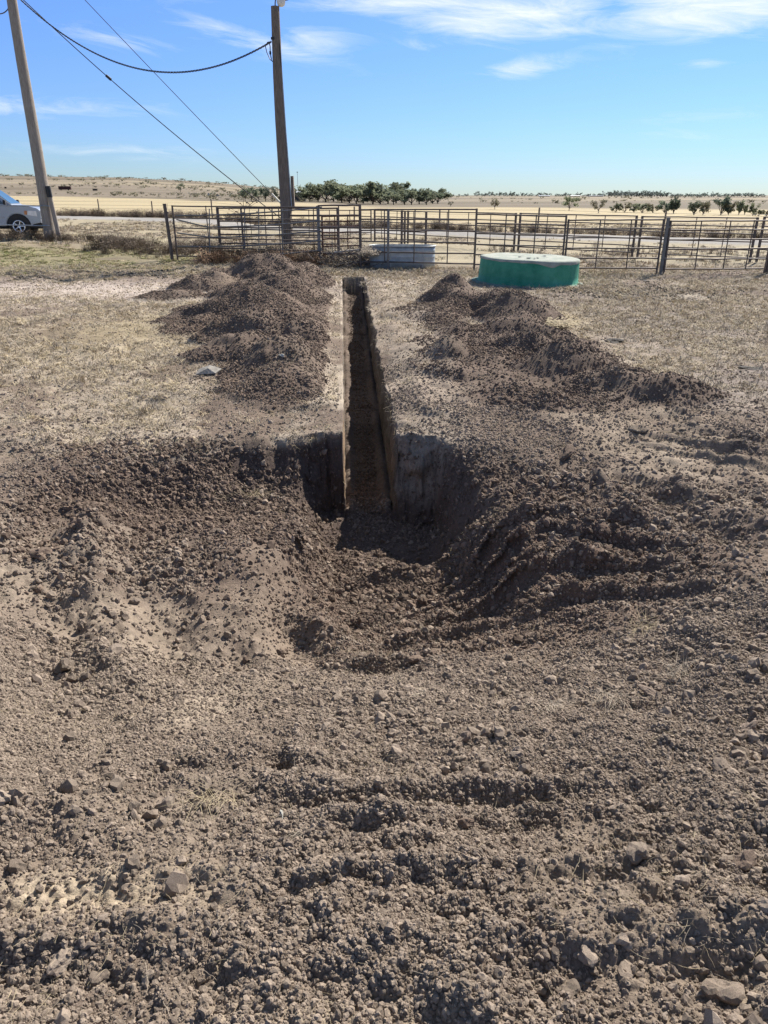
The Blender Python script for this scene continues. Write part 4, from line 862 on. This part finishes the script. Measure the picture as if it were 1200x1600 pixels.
# side rails of the old gate before the pickup
gr = empty('cable_gate', (lb_.x-.3, LY-.4, 0), 0, 'two grey pipe rails running from the left pole across the pickup', 'gate')
for (va, vb) in ((320.5, 322), (350, 353)):
    MB().tube([at_depth(-60, va, LY-.2)-gr.location, at_depth(78, vb, LY-.3)-gr.location], .022, 7).build('rail', M_steel_gal, gr)
MB().tube([at_depth(-60, 310, LY-.2)-gr.location, at_depth(-60, 380, LY-.2)-gr.location], .05, 7).build('end_post', M_steel_gal, gr)
def span(a, b, sag, n=60): return [a.lerp(b, k/n)+Vector((0, 0, -4*sag*(k/n)*(1-k/n))) for k in range(n+1)]
def cable(name, label, pts, r, m, cat='cable'):
    mb = MB(); mb.tube(pts, r, 5, True); return tag(mb.build(name, m), label, cat)
A0 = at_depth(424, 65, RY-.1); A1 = at_depth(18, -14, LY)
pts = span(A0, A1, 1.0, 130)
# fit the sag so that the lowest stretch matches
t = empty('twisted_cable', (0, 0, 0), 0, 'black twisted service cable sagging between the two poles', 'cable')
best = None
for sg in np.linspace(.3, 3.5, 60):
    q = span(A0, A1, sg, 60); m_ = max(800-F_PX*((p-Vector((0, 0, CAM_H))).dot(Vector((0, SP, CP))))/((p-Vector((0, 0, CAM_H))).dot(Vector((0, CP, -SP)))) for p in q)
    if best is None or abs(m_-113) < best[0]: best = (abs(m_-113), sg)
pts = span(A0, A1, best[1], 260)
for ph in (0, 2.1, 4.2):
    q = [p+Vector((0, math.cos(i*.75+ph)*.02, math.sin(i*.75+ph)*.02)) for i, p in enumerate(pts)]
    MB().tube(q, .011, 5).build('strand', M_cable, t)
a = at_depth(22, -14, LY); b = at_depth(450, 349, RY+2.0)
g1 = cable('guy_wire', 'thicker guy wire slanting from left pole down behind the bent gate', span(a, b, .25), .017, M_wire, 'wire')
cpt = a.lerp(b, .335); mb = MB(); _gp = span(a, b, .25); mb.tube(_gp[20:22], .05, 7); mb.build('insulator', M_black, g1)
a = at_depth(-5, -146, LY); b = at_depth(444, 323, RY+1.2)
g2 = cable('guy_wire', 'thin guy wire with pale guard ending beside the right pole', span(a, b, .05), .012, M_wire, 'wire')
e0 = at_depth(425, 303, RY+1.3); e1 = at_depth(442, 321, RY+1.2); MB().tube([e0, e1], .03, 6).build('guy_guard', mat('guard', (.6, .58, .48), .6), g2)
cable('service_cable', 'black cable leaving the left pole at the top left corner', span(at_depth(16, 9, LY), at_depth(-40, -20, LY+2), .5), .02, M_cable)


# ------------------------------------------------------------------ pickup
def pickup():
    q = at_depth(41, 366, 35.4); t = empty('pickup_truck', (q.x, 35.4, gz(q.x, 35.4)), R(11), 'silver pickup with four doors parked behind the left pole', 'pickup')
    paint = mat('silver_paint', (.36, .38, .41), .28, .35, .06, 2, 0, spec=.6); chrome = mat('chrome', (.75, .76, .78), .18, .9, .05, 5, 0); glass = mat('car_glass', (.05, .10, .12), .06, 0, .2, 2, 0, spec=.9)
    tyre = mat('tyre', (.02, .02, .02), .85, 0, .2); dark = mat('dark_trim', (.02, .02, .022), .7); two = mat('lower_paint', (.36, .36, .36), .35, .3, .06, 2, 0)
    # origin: front axle, ground; nose toward +x
    def arch(cx, r, n=10): return [(cx-r*math.cos(math.pi*k/n), .42+r*math.sin(math.pi*k/n)) for k in range(n+1)][::-1]
    low = [(.93, .55), (.95, .80), (.93, 1.02), (.86, 1.12), (.45, 1.22), (-.55, 1.27), (-4.70, 1.27), (-4.75, .60), (-4.3, .5)]
    low += arch(-3.55, .50)[::-1]+[(-3.0, .42), (-.56, .42)]+arch(0, .50)[::-1]+[(.55, .48)]
    # order: go round once
    mb = MB(); mb.prism(low, -.97, .97); b = mb.build('body', paint, t, bevel=.045)
    ar = MB()
    for cx in (0, -3.55):
        for s in (-1, 1): ar.prism([(cx-.47*math.cos(math.pi*k/10), .44+.47*math.sin(math.pi*k/10)) for k in range(11)], s*.90, s*.975)
    ar.build('wheel_well', dark, t)
    hood = MB(); hood.add([(.84, -.74, 1.13), (.84, .74, 1.13), (-.62, .80, 1.30), (-.62, -.80, 1.30), (.1, -.74, 1.24), (.1, .74, 1.24)], [(0, 1, 5, 4), (4, 5, 2, 3)]); hood.add([(.84, -.74, 1.05), (.84, .74, 1.05), (-.62, .80, 1.2), (-.62, -.80, 1.2), (.84, -.74, 1.13), (.84, .74, 1.13), (-.62, .80, 1.30), (-.62, -.80, 1.30), (.1, -.74, 1.24), (.1, .74, 1.24)], [(0, 1, 5, 4), (1, 2, 6, 9, 5), (2, 3, 7, 6), (3, 0, 4, 8, 7)]); hood.build('bonnet', paint, t)
    cab = MB(); lo = .90; up = .70; v = []
    prof_lo = [(-.55, 1.25), (-2.85, 1.25)]; prof_up = [(-1.38, 1.90), (-2.70, 1.90)]
    v = [(-.55, -lo, 1.25), (-.55, lo, 1.25), (-2.85, lo, 1.25), (-2.85, -lo, 1.25), (-1.35, -up, 1.86), (-1.35, up, 1.86), (-2.70, up, 1.88), (-2.70, -up, 1.88), (-1.6, -up*.93, 1.93), (-1.6, up*.93, 1.93), (-2.6, up*.93, 1.93), (-2.6, -up*.93, 1.93)]
    cab.add(v, [(0, 1, 5, 4), (1, 2, 6, 5), (2, 3, 7, 6), (3, 0, 4, 7), (4, 5, 9, 8), (5, 6, 10, 9), (6, 7, 11, 10), (7, 4, 8, 11), (8, 9, 10, 11)]); cab.build('cab', paint, t, bevel=.02)
    def quad(nm, P, m, th=.02, par=t):
        mb = MB(); P = [Vector(p) for p in P]; nrm = (P[1]-P[0]).cross(P[-1]-P[0]).normalized()*th; mb.add([p+nrm for p in P]+[p-nrm for p in P], [tuple(range(len(P))), tuple(range(2*len(P)-1, len(P)-1, -1))]+[(i, (i+1) % len(P), (i+1) % len(P)+len(P), i+len(P)) for i in range(len(P))]); return mb.build(nm, m, par)
    quad('windscreen', [(-.62, -.80, 1.30), (-.62, .80, 1.30), (-1.31, .64, 1.84), (-1.31, -.64, 1.84)], glass)
    for s in (-1, 1):
        def sy(z): return s*(lo+(up-lo)*(z-1.25)/.62)
        d1 = quad('door', [(-.72, s*.972, .56), (-1.72, s*.972, .56), (-1.72, s*.972, 1.22), (-.66, s*.972, 1.22)], paint, .012); quad('handle', [(-1.50, s*.99, 1.05), (-1.64, s*.99, 1.05), (-1.64, s*.99, 1.09), (-1.50, s*.99, 1.09)], chrome, .012, d1)
        d2 = quad('door', [(-1.76, s*.972, .56), (-2.72, s*.972, .60), (-2.72, s*.972, 1.22), (-1.76, s*.972, 1.22)], paint, .012); quad('handle', [(-2.5, s*.99, 1.05), (-2.64, s*.99, 1.05), (-2.64, s*.99, 1.09), (-2.5, s*.99, 1.09)], chrome, .012, d2)
        quad('side_window', [(-.86, sy(1.30), 1.30), (-1.70, sy(1.30), 1.30), (-1.72, sy(1.82), 1.82), (-1.40, sy(1.82), 1.82)], glass); quad('side_window', [(-1.80, sy(1.30), 1.30), (-2.62, sy(1.30), 1.30), (-2.58, sy(1.82), 1.82), (-1.80, sy(1.82), 1.82)], glass)
        quad('body_trim', [(-.6, s*.985, .74), (-2.9, s*.985, .74), (-2.9, s*.985, .80), (-.6, s*.985, .80)], two, .012)
        quad('headlight', [(.80, s*.975, .80), (.42, s*.975, .86), (.45, s*.975, 1.04), (.80, s*.975, 1.02)], mat('lamp_glass', (.72, .72, .70), .15, 0, .15, 8, 0), .02)
        hl = MB(); hl.box((.945, s*.74, .93), (.06, .36, .24)); hl.build('headlight', MATS['lamp_glass'], t, bevel=.02)
        quad('indicator', [(.42, s*.982, .87), (.30, s*.982, .88), (.32, s*.982, 1.03), (.42, s*.982, 1.03)], mat('amber', (.55, .22, .08), .3), .016)
        mi = MB(); mi.box((-.78, s*1.10, 1.36), (.10, .22, .20)); mi.build('mirror', dark, t, bevel=.02)
        for cx in (0, -3.55):
            w = MB(); R_ = .40; wd = .26; yc = s*.84
            w.lathe([(.24, -wd/2), (.34, -wd/2-.01), (.385, -wd/2+.02), (R_, -wd/2+.06), (R_, wd/2-.06), (.385, wd/2-.02), (.34, wd/2+.01), (.24, wd/2)], 30, (cx, yc, .40), 'Y'); w.build('tyre', tyre, t)
            r2 = MB(); yo = yc+s*.09; r2.lathe([(.25, -.04), (.25, .05*1), (.225, .05)], 26, (cx, yo, .40), 'Y')
            r2.tube([(cx+.235*math.cos(k_*math.pi/12), yo+s*.045, .40+.235*math.sin(k_*math.pi/12)) for k_ in range(25)], .028, 6)
            r2.lathe([(.07, .06*s), (.07, .02*s), (.001, .065*s)], 12, (cx, yo, .40), 'Y')
            for k in range(5):
                a = 2*math.pi*k/5; r2.tube([(cx+.04*math.cos(a), yo+s*.02, .40+.04*math.sin(a)), (cx+.24*math.cos(a), yo+s*.03, .40+.24*math.sin(a))], .032, 5)
            r2.build('rim', chrome, t); dk = MB(); dk.lathe([(.24, 0), (.001, 0)], 20, (cx, yo-s*.05, .40), 'Y'); dk.build('brake_disc', dark, t)
    g = MB(); g.box((.955, 0, .94), (.05, 1.02, .30)); g.build('grille', dark, t)
    for z in (.80, 1.08): MB().box((.985, 0, z), (.04, 1.06, .035)).build('grille_bar', chrome, t)
    MB().box((.985, 0, .94), (.04, .06, .26)).build('grille_bar', chrome, t); MB().box((.985, 0, .94), (.04, 1.02, .04)).build('grille_bar', chrome, t)
    bu = MB(); bu.box((1.02, 0, .62), (.20, 1.96, .26)); bu.build('bumper', chrome, t, bevel=.04)
    for s in (-1, 1):
        f = MB(); f.lathe([(.001, .0), (.06, .0), (.065, -.03)], 14, (1.125, s*.62, .63), 'X'); f.build('fog_lamp', MATS['lamp_glass'], t)
    MB().box((1.125, 0, .60), (.012, .34, .15)).build('licence_plate', mat('plate', (.7, .7, .68), .5), t)
    MB().box((-4.85, 0, .62), (.18, 1.9, .2)).build('bumper', chrome, t, bevel=.03)
    MB().box((-1.8, 0, .40), (5.4, 1.1, .22)).build('chassis', dark, t); MB().box((.6, 0, .42), (.5, 1.7, .14)).build('air_dam', dark, t)
    for o in t.children:
        b_ = o.name.split('.')[0]
        if b_ in ('cab', 'windscreen', 'side_window', 'mirror'): o.location.x += .40
        if b_ in ('door', 'body_trim'): o.location.x += .06
pickup()


# ------------------------------------------------------------------ wire fence by the road
def wire_fence(xs, off, label, h=1.25):
    pts = [Vector((x, 45.7-.64*x+off, 0)) for x in xs]
    for p in pts: p.z = gz(p.x, p.y)
    c = pts[0].copy(); t = empty('wire_fence', c, 0, label, 'fence'); rs = random.Random(label)
    for p in pts: MB().tube([p-c+Vector((0, 0, -.1)), p-c+Vector((rs.uniform(-.05, .05), 0, h+rs.uniform(-.1, .12)))], .05, 6).build('post', M_post, t)
    for z in (.35, .65, .9, 1.15): MB().tube([p-c+Vector((0, 0, z)) for p in pts], .007, 3, False).build('wire', M_wire, t)
wire_fence([-44, -36.5, -30, -24, -18.5, -13, -8], 6.2, 'wire fence with thin posts along the straw field at left')
wire_fence([-2, 3.5, 9, 15, 21, 27], 6.4, 'wire fence with thin posts beyond the road at right')


# ------------------------------------------------------------------ trees
def leaf_mat(name, a, b):
    m = mat(name, a, .85, 0, .3, .9, 0, col2=b, rnd=.25, spec=.2); N, L = m.node_tree.nodes, m.node_tree.links; p = N['Principled BSDF']
    tr = N.new('ShaderNodeBsdfTranslucent'); mx = N.new('ShaderNodeMixShader'); mx.inputs[0].default_value = .42; L.new(p.inputs['Base Color'].links[0].from_socket, tr.inputs[0])
    L.new(p.outputs[0], mx.inputs[1]); L.new(tr.outputs[0], mx.inputs[2]); L.new(mx.outputs[0], N['Material Output'].inputs[0]); return m
M_leaf = leaf_mat('leaf_grey_green', (.14, .16, .10), (.25, .27, .175)); M_leafd = leaf_mat('leaf_dark', (.09, .115, .08), (.18, .21, .145)); M_leafb = leaf_mat('leaf_brown', (.15, .14, .09), (.24, .22, .15)); M_leafh = leaf_mat('leaf_distant', (.10, .125, .11), (.16, .18, .155))
def tree_meshes(seed, h=1.0, w=.5, n=700, low=.28, leaf=.035, kind='round', lm=M_leaf):
    """unit-height tree: trunk with limbs, and a crown of leaf clumps"""
    rs = random.Random(seed); tr = MB(); cl = []
    k = rs.randint(1, 3) if kind != 'bush' else 5
    tr.tube([(0, 0, -.03), (.01, 0, low*.7), (.02*rs.uniform(-1, 1), .01, low*1.2), (0, 0, .6)], [.030, .024, .018, .008], 7)
    nl = 11 if kind != 'bush' else 14
    for i in range(nl):
        a = rs.uniform(0, 6.28); z0 = low*rs.uniform(.5, 1.1) if kind != 'bush' else rs.uniform(0, .1); r = w*rs.uniform(.4, 1.0); z1 = rs.uniform(low+.15, .92)
        if kind == 'bush': z1 = rs.uniform(.3, .95)
        e = Vector((math.cos(a)*r*.8, math.sin(a)*r*.8, z1)); m_ = Vector((e.x*.4, e.y*.4, z0+(z1-z0)*.45))
        tr.tube([(0, 0, z0), m_, e], [.013, .009, .003], 5, False); cl.append((e, rs.uniform(.10, .19)*(w/.5)**.3)); cl.append((m_.lerp(e, .6)+Vector((rs.uniform(-.06, .06), rs.uniform(-.06, .06), .05)), rs.uniform(.08, .14)))
    cr = MB()
    for i in range(n):
        c, r = cl[rs.randrange(len(cl))]; d = Vector((rs.gauss(0, 1), rs.gauss(0, 1), rs.gauss(0, .85))).normalized()*r*rs.uniform(.35, 1.08); p = c+d
        if p.z < (low*.6 if kind != 'bush' else .02): continue
        a = Vector((rs.uniform(-1, 1), rs.uniform(-1, 1), rs.uniform(-1, 1))).normalized()*leaf*rs.uniform(.5, 1.2); b = a.orthogonal().normalized()*leaf*rs.uniform(.4, 1); cr.add([p-a-b*.5, p+a-b*.4, p+a*.7+b, p-a*.8+b*.8], [(0, 1, 2, 3)])
    return tr, cr, lm
def make_tree(name, label, group, cat='tree', **k):
    tr, cr, lm = tree_meshes(**k); t = empty(name, (0, 0, 0), 0, label, cat, group); tr.build('trunk', M_bark, t)
    c = bpy.data.objects.new('crown', proto_mesh('crown', cr, lm)); COL.objects.link(c); c.parent = t; return t
def place(t, first, u, vb, vt, wpx=None, label=None, Y=None, wmul=1.0, yaw=None):
    if first: o = t
    else: o = copy_tree(t)
    if Y is None: p = on_ground(u, vb)
    else: q = at_depth(u, vb, Y); p = Vector((q.x, Y, gz(q.x, Y)))
    top = at_depth(u, vt, p.y).z; H = max(.3, top-p.z); o.location = p; o.rotation_euler = (0, 0, random.uniform(0, 6.28) if yaw is None else yaw); o.scale = (H*wmul, H*wmul, H)
    if label: o['label'] = label
    return o
ORD = ['first', 'second', 'third', 'fourth', 'fifth', 'sixth', 'seventh', 'eighth', 'ninth', 'tenth', 'eleventh', 'twelfth', 'thirteenth', 'fourteenth', 'fifteenth', 'sixteenth', 'seventeenth', 'eighteenth', 'nineteenth', 'twentieth']
def family(name, label, group, protos, items, **kw):
    used = set()
    if len(items) <= 20:
        order = sorted(range(len(items)), key=lambda i: items[i][0]); what = label
        for i, it in enumerate(items):
            pi = i % len(protos); hgt = it[1]-it[2]; med = sorted(t_[1]-t_[2] for t_ in items)[len(items)//2]
            place(protos[pi], pi not in used, *it[:3], label='%s from the left, %s, %s' % (ORD[order.index(i)], 'taller' if hgt > med+1.5 else 'shorter' if hgt < med-1.5 else 'middle sized', what), **dict(kw, **(it[3] if len(it) > 3 else {}))); used.add(pi)
        return
    for i, it in enumerate(items):
        pi = i % len(protos); place(protos[pi], pi not in used, *it[:3], label=label, **dict(kw, **(it[3] if len(it) > 3 else {}))); used.add(pi)
gb = 'trees in the belt behind the right pole'; lb = 'of the dense tree belt right of lamp pole'
P_ = [make_tree('cottonwood_tree', lb, gb, seed=10+i, w=[.6, .75, .7, .65][i], n=1300, leaf=.045, low=[.12, .08, .14, .2][i], lm=M_leaf if i != 1 else M_leafd) for i in range(4)]
family('t', lb, gb, P_, [(484, 312, 288, dict(Y=230)), (497, 312, 286, dict(Y=235)), (509, 314, 285, dict(Y=215)), (521, 313, 281, dict(Y=240)), (534, 315, 287, dict(Y=210)), (546, 314, 285, dict(Y=220)), (557, 315, 290, dict(Y=205)),
    (568, 317, 288, dict(Y=225)), (583, 317, 284, dict(Y=195)), (594, 318, 289, dict(Y=200)), (606, 318, 286, dict(Y=210)), (615, 319, 299, dict(Y=185)), (619, 317, 285, dict(Y=230)), (632, 319, 293, dict(Y=190)), (643, 320, 295, dict(Y=188)), (655, 319, 295, dict(Y=200)), (666, 320, 297, dict(Y=185)), (676, 317, 296, dict(Y=215)), (684, 315, 295, dict(Y=220))], wmul=1.65)
gb = 'trees behind the bent gate'; lb = 'of the dark trees around the lamp pole'
P_ = [make_tree('dark_tree', lb, gb, seed=30+i, w=.8, leaf=.05, n=520, low=.3, lm=M_leafd) for i in range(2)]
family('t', lb, gb, P_, [(383, 311, 292, dict(Y=215)), (393, 312, 293, dict(Y=220)), (404, 311, 294, dict(Y=230)), (415, 312, 292, dict(Y=225)), (426, 312, 292, dict(Y=220)), (437, 313, 293, dict(Y=225)), (467, 312, 294, dict(Y=235)), (475, 312, 291, dict(Y=240))])
t = make_tree('lone_tree', 'lone round tree on the left hillside', None, seed=41, w=.8, leaf=.05, n=520, low=.3, lm=M_leaf); place(t, True, 282, 300, 285)
sing = [(704, 323, 314, 'tiny bare tree right of the tree belt', M_leafb, .5, 120), (773, 327, 310, 'small grey leafless tree above the middle panels', M_leafb, .5, 130), (889, 329, 307, 'pale round tree above the right end of the green tank', M_leaf, .6, 300), (935, 333, 313, 'brown leaning bush right of the pale round tree', M_leafb, .6, 260)]
for (u, vb, vt, l, m_, w_, n_) in sing:
    t = make_tree('field_tree', l, None, leaf=.05, seed=u, w=w_*1.5, n=n_*3, low=.25, lm=m_); place(t, True, u, vb, vt)
gb = 'bushes along the field edge at right'; lb = 'of the grey green bushes along field edge'
P_ = [make_tree('field_bush', lb, gb, 'bush', seed=50+i, w=.85, n=800, leaf=.055, low=.1, kind='bush', lm=[M_leaf, M_leafb, M_leafd][i]) for i in range(3)]
family('t', lb, gb, P_, [(962, 332, 318, dict(wmul=1.2)), (976, 332, 317, dict(wmul=1.2)), (990, 332, 318, dict(wmul=1.3)), (1003, 333, 318, dict(wmul=1.3)), (1020, 333, 319, dict(wmul=1.1)), (1038, 333, 313, dict()), (1185, 338, 328, dict(wmul=1.6)), (1197, 338, 327, dict(wmul=1.6))])
for (u, vb, vt, l, m_, w_, sd_, wm) in ((1052, 334, 307, 'narrow upright tree at the right end of the bush row', M_leafd, .3, 61, .9), (1084, 336, 313, 'wide bushy tree above the right pens', M_leaf, .55, 62, 1.0), (1098, 336, 315, 'open vase shaped bush beside the wide bushy tree', M_leafb, .5, 68, .9), (1126, 336, 308, 'dark dense tree leaning right near the right edge', M_leafd, .55, 63, 1.0), (1138, 336, 315, 'pale sparse tree beside the dark dense tree', M_leafb, .5, 64, .9), (1154, 336, 313, 'tall thin sapling between the dark tree and the edge', M_leaf, .25, 65, .8), (1163, 336, 319, 'short thin sapling right of the tall sapling', M_leaf, .22, 66, .8), (1176, 337, 317, 'small forked tree nearest the right edge', M_leaf, .4, 67, .9)):
    t = make_tree('field_tree', l, None, seed=sd_, w=w_*1.15, leaf=.05, n=900, low=.12, kind='bush', lm=m_); place(t, True, u, vb, vt, wmul=wm*1.25)
# horizon trees
gb = 'tiny trees along the town horizon'; lb = 'tiny distant tree on the skyline above the pens'
P_ = [make_tree('distant_tree', lb, gb, seed=80+i, w=[.7, .55, .9][i], n=150, low=.12, leaf=.08, lm=M_leafh) for i in range(3)]
rs = random.Random(5); it = []
for (u0, u1, vb, vt, st) in ((708, 730, 307, 302, 7), (745, 800, 308, 300, 6), (800, 860, 308, 301, 5.5), (870, 905, 308, 301, 6), (912, 946, 308, 302, 5), (950, 1046, 309, 298.5, 4.5), (1050, 1120, 309, 301, 6), (1122, 1196, 309, 301, 6)):
    u = u0
    while u < u1: it.append((u, vb+1, vt+rs.uniform(-1.5, 2), dict(Y=rs.uniform(1000, 1400), wmul=rs.uniform(1.2, 2)))); u += st*rs.uniform(.6, 1.4)
it += [(306, 289, 286, dict(Y=900, wmul=2)), (313, 289, 286, dict(Y=900, wmul=2)), (337, 291, 288, dict(Y=900))]
family('t', lb, gb, P_, it)

# hillside clutter: trailer, hay, junk, cattle-coloured brush
p = on_ground(102, 297.5); t = empty('stock_trailer', p, R(6), 'long rust brown livestock trailer parked on the left hillside', 'trailer'); k = p.y/1085*1.0
W_ = 16*k; H_ = 5*k
mb = MB(); mb.box((0, 0, H_*.56), (W_, W_*.25, H_*.8)); mb.build('body', mat('trailer_rust', (.06, .022, .018), .8), t, bevel=.05)
MB().box((0, 0, H_*.98), (W_*1.02, W_*.27, H_*.06)).build('roof', M_steel_dark, t)
for x in (-.3, .3):
    w = MB(); w.lathe([(.001, 0), (H_*.14, 0), (H_*.14, .25), (.001, .25)], 14, (x*W_, -W_*.14, H_*.14), 'Y'); w.build('wheel', M_black, t)
for i, (u, v, w_, h_, l) in enumerate(((149, 298.5, 6, 3, 'low brown feed bunk right of the stock trailer'), (9, 295, 2.5, 2.5, 'small dark shed dot on the far left hillside'))):
    p = on_ground(u, v); k = p.y/1085; t = empty('feed_bunk' if i == 0 else 'small_shed', p, 0, l, 'feed bunk' if i == 0 else 'shed')
    MB().box((0, 0, h_*k*.5), (w_*k, w_*k*.4, h_*k*.7)).build('body', M_bark, t, bevel=.02); MB().box((0, 0, h_*k*.9), (w_*k*1.1, w_*k*.5, h_*k*.12)).build('roof', M_steel_dark, t)
gb = 'scrub dots on the left hillside'; lb = 'of the scrub bushes on the left hillside'
P_ = [make_tree('scrub_bush', lb, gb, 'bush', seed=90+i, w=1.0, n=160, low=.05, kind='bush', leaf=.07, lm=[M_leafd, M_leafb][i]) for i in range(2)]
family('t', lb, gb, P_, [(298, 304, 300, dict(Y=330)), (303, 304, 300, dict(Y=330)), (309, 304, 301, dict(Y=330)), (320, 304.5, 298, dict(Y=325)), (332, 304.5, 298.5, dict(Y=325)), (347, 305.5, 302, dict(Y=320)), (361, 305.5, 301, dict(Y=310)), (369, 305, 301, dict(Y=310)), (35, 294, 291.5, dict(Y=420))])
for (u, v, w_, h_, l) in ((326, 304, 3, 4, 'pale upright junk block between two scrub bushes'), (340, 305, 4, 2.6, 'low pale machinery right of the scrub bushes')):
    p = at_depth(u, v, 322); p.z = gz(p.x, p.y); k = 322/1085; t = empty('farm_machinery', p, .3, l, 'machinery'); MB().box((0, 0, h_*k*.45), (w_*k, w_*k*.6, h_*k*.6)).build('hopper', M_chalk, t, bevel=.05); MB().box((0, 0, h_*k*.85), (w_*k*.5, w_*k*.4, h_*k*.3)).build('cover', M_steel_gal, t)
# sage dots scattered over the far pasture
n = 5200; y_ = 190*(900/190)**RNG.random(n); x_ = (RNG.random(n)*1.3-.62)*y_; lim_ = 150+ip(x_/y_, [-.6, -.3, 0, .5], [170, 110, 0, -25])+15; k = (y_ > lim_) & ((x_ < 0) | (RNG.random(n) < .12)) & (vnoise(x_/70, y_/40, 8) > -.15); x_, y_ = x_[k], y_[k]; h_, _ = terrain(x_, y_, fine=False); m = len(x_)
tr_, cr_, _l = tree_meshes(seed=301, w=1.0, n=70, low=.05, kind='bush', leaf=.14); sb = proto_mesh('sage_bush', cr_, M_leafb); s_ = (.35+1.1*RNG.random(m)**3)*(y_/350)**.5; rot_ = np.zeros((m, 3)); rot_[:, 2] = RNG.random(m)*6.28
tag(scatter('sage_brush', np.stack([x_, y_, h_], 1), rot_, np.stack([s_*1.5, s_*1.5, s_], 1), [sb]), 'low sage dots scattered over the far brown pasture', 'sage brush', kind='stuff')
# buildings on the horizon
def barn(u, v0, v1, wpx, Y, label, wall, roof, ridge=.35, name='barn'):
    k = Y/1085; q = at_depth(u, v1, Y); z = gz(q.x, Y); H = at_depth(u, v0, Y).z-z; W_ = wpx*k; t = empty(name, (q.x, Y, z), 0, label, 'building'); D = W_*.5; e = H*(1-ridge)
    MB().box((0, 0, e/2-.5), (W_, D, e+1)).build('wall', wall, t)
    mb = MB(); o_ = .04*W_; mb.add([(-W_/2-o_, -D/2-o_, e), (W_/2+o_, -D/2-o_, e), (W_/2+o_, D/2+o_, e), (-W_/2-o_, D/2+o_, e), (-W_/2-o_, 0, H), (W_/2+o_, 0, H)], [(0, 1, 5, 4), (2, 3, 4, 5), (0, 4, 3), (1, 2, 5), (0, 3, 2, 1)]); mb.build('roof', roof, t)
    MB().box((W_*.15, -D/2-.02*W_, e*.35), (W_*.12, .04*W_, e*.7)).build('door', M_bark, t)
    for sx in (-.3, -.08, .35): MB().box((sx*W_, -D/2-.01*W_, e*.6), (W_*.07, .03*W_, e*.25)).build('window', M_black, t)
wr = mat('white_roof', (.62, .63, .62), .6); gw = mat('grey_wall', (.30, .29, .27), .8); bw = mat('brown_wall', (.2, .13, .1), .8); gl_ = mat('grey_roof', (.42, .45, .47), .6)
barn(468, 297.5, 311, 17, 245, 'white roofed barn half hidden by trees right of the lamp pole', mat('dark_wall', (.05, .055, .06), .8), wr, .2)
barn(978, 310, 316, 30, 700, 'long pale grey barn in front of the skyline trees', gw, gl_, .45); barn(1030, 310.5, 316, 26, 720, 'blue grey barn right of the long pale barn', gw, mat('blue_roof', (.22, .27, .34), .6), .4)
barn(1010, 311, 316, 9, 690, 'small white house between the two long barns', wr, gl_, .4, 'house'); barn(898, 305, 309, 12, 1000, 'small distant house with pale roof left of the barns', bw, wr, .4, 'house')
barn(930, 305.5, 309, 18, 1000, 'distant flat grey shed between house and barns', gw, gl_, .2, 'shed'); barn(850, 305, 308.5, 14, 1000, 'distant white shed above the green tank', wr, gl_, .3, 'shed'); barn(317, 286.2, 290, 14, 850, 'brown farmhouse roof on the left hill crest', bw, bw, .5, 'house')
# masts
for (u, v0, v1, Y, l) in ((466, 269, 305, 300, 'thin light mast with small head right of the lamp pole'), (701, 300, 307, 1000, 'short mast at the right end of the tree belt'), (941, 299, 308, 1000, 'thin radio mast above the distant grey shed')):
    q = at_depth(u, v1, Y); z = gz(q.x, Y); H = at_depth(u, v0, Y).z-z; t = empty('light_mast', (q.x, Y, z), 0, l, 'mast'); r = Y*.00030
    MB().tube([(0, 0, 0), (0, 0, H)], [r, r*.7], 5).build('shaft', M_steel_gal, t); MB().box((0, 0, H), (r*5, r*4, r*3)).build('head', M_steel_grey, t)
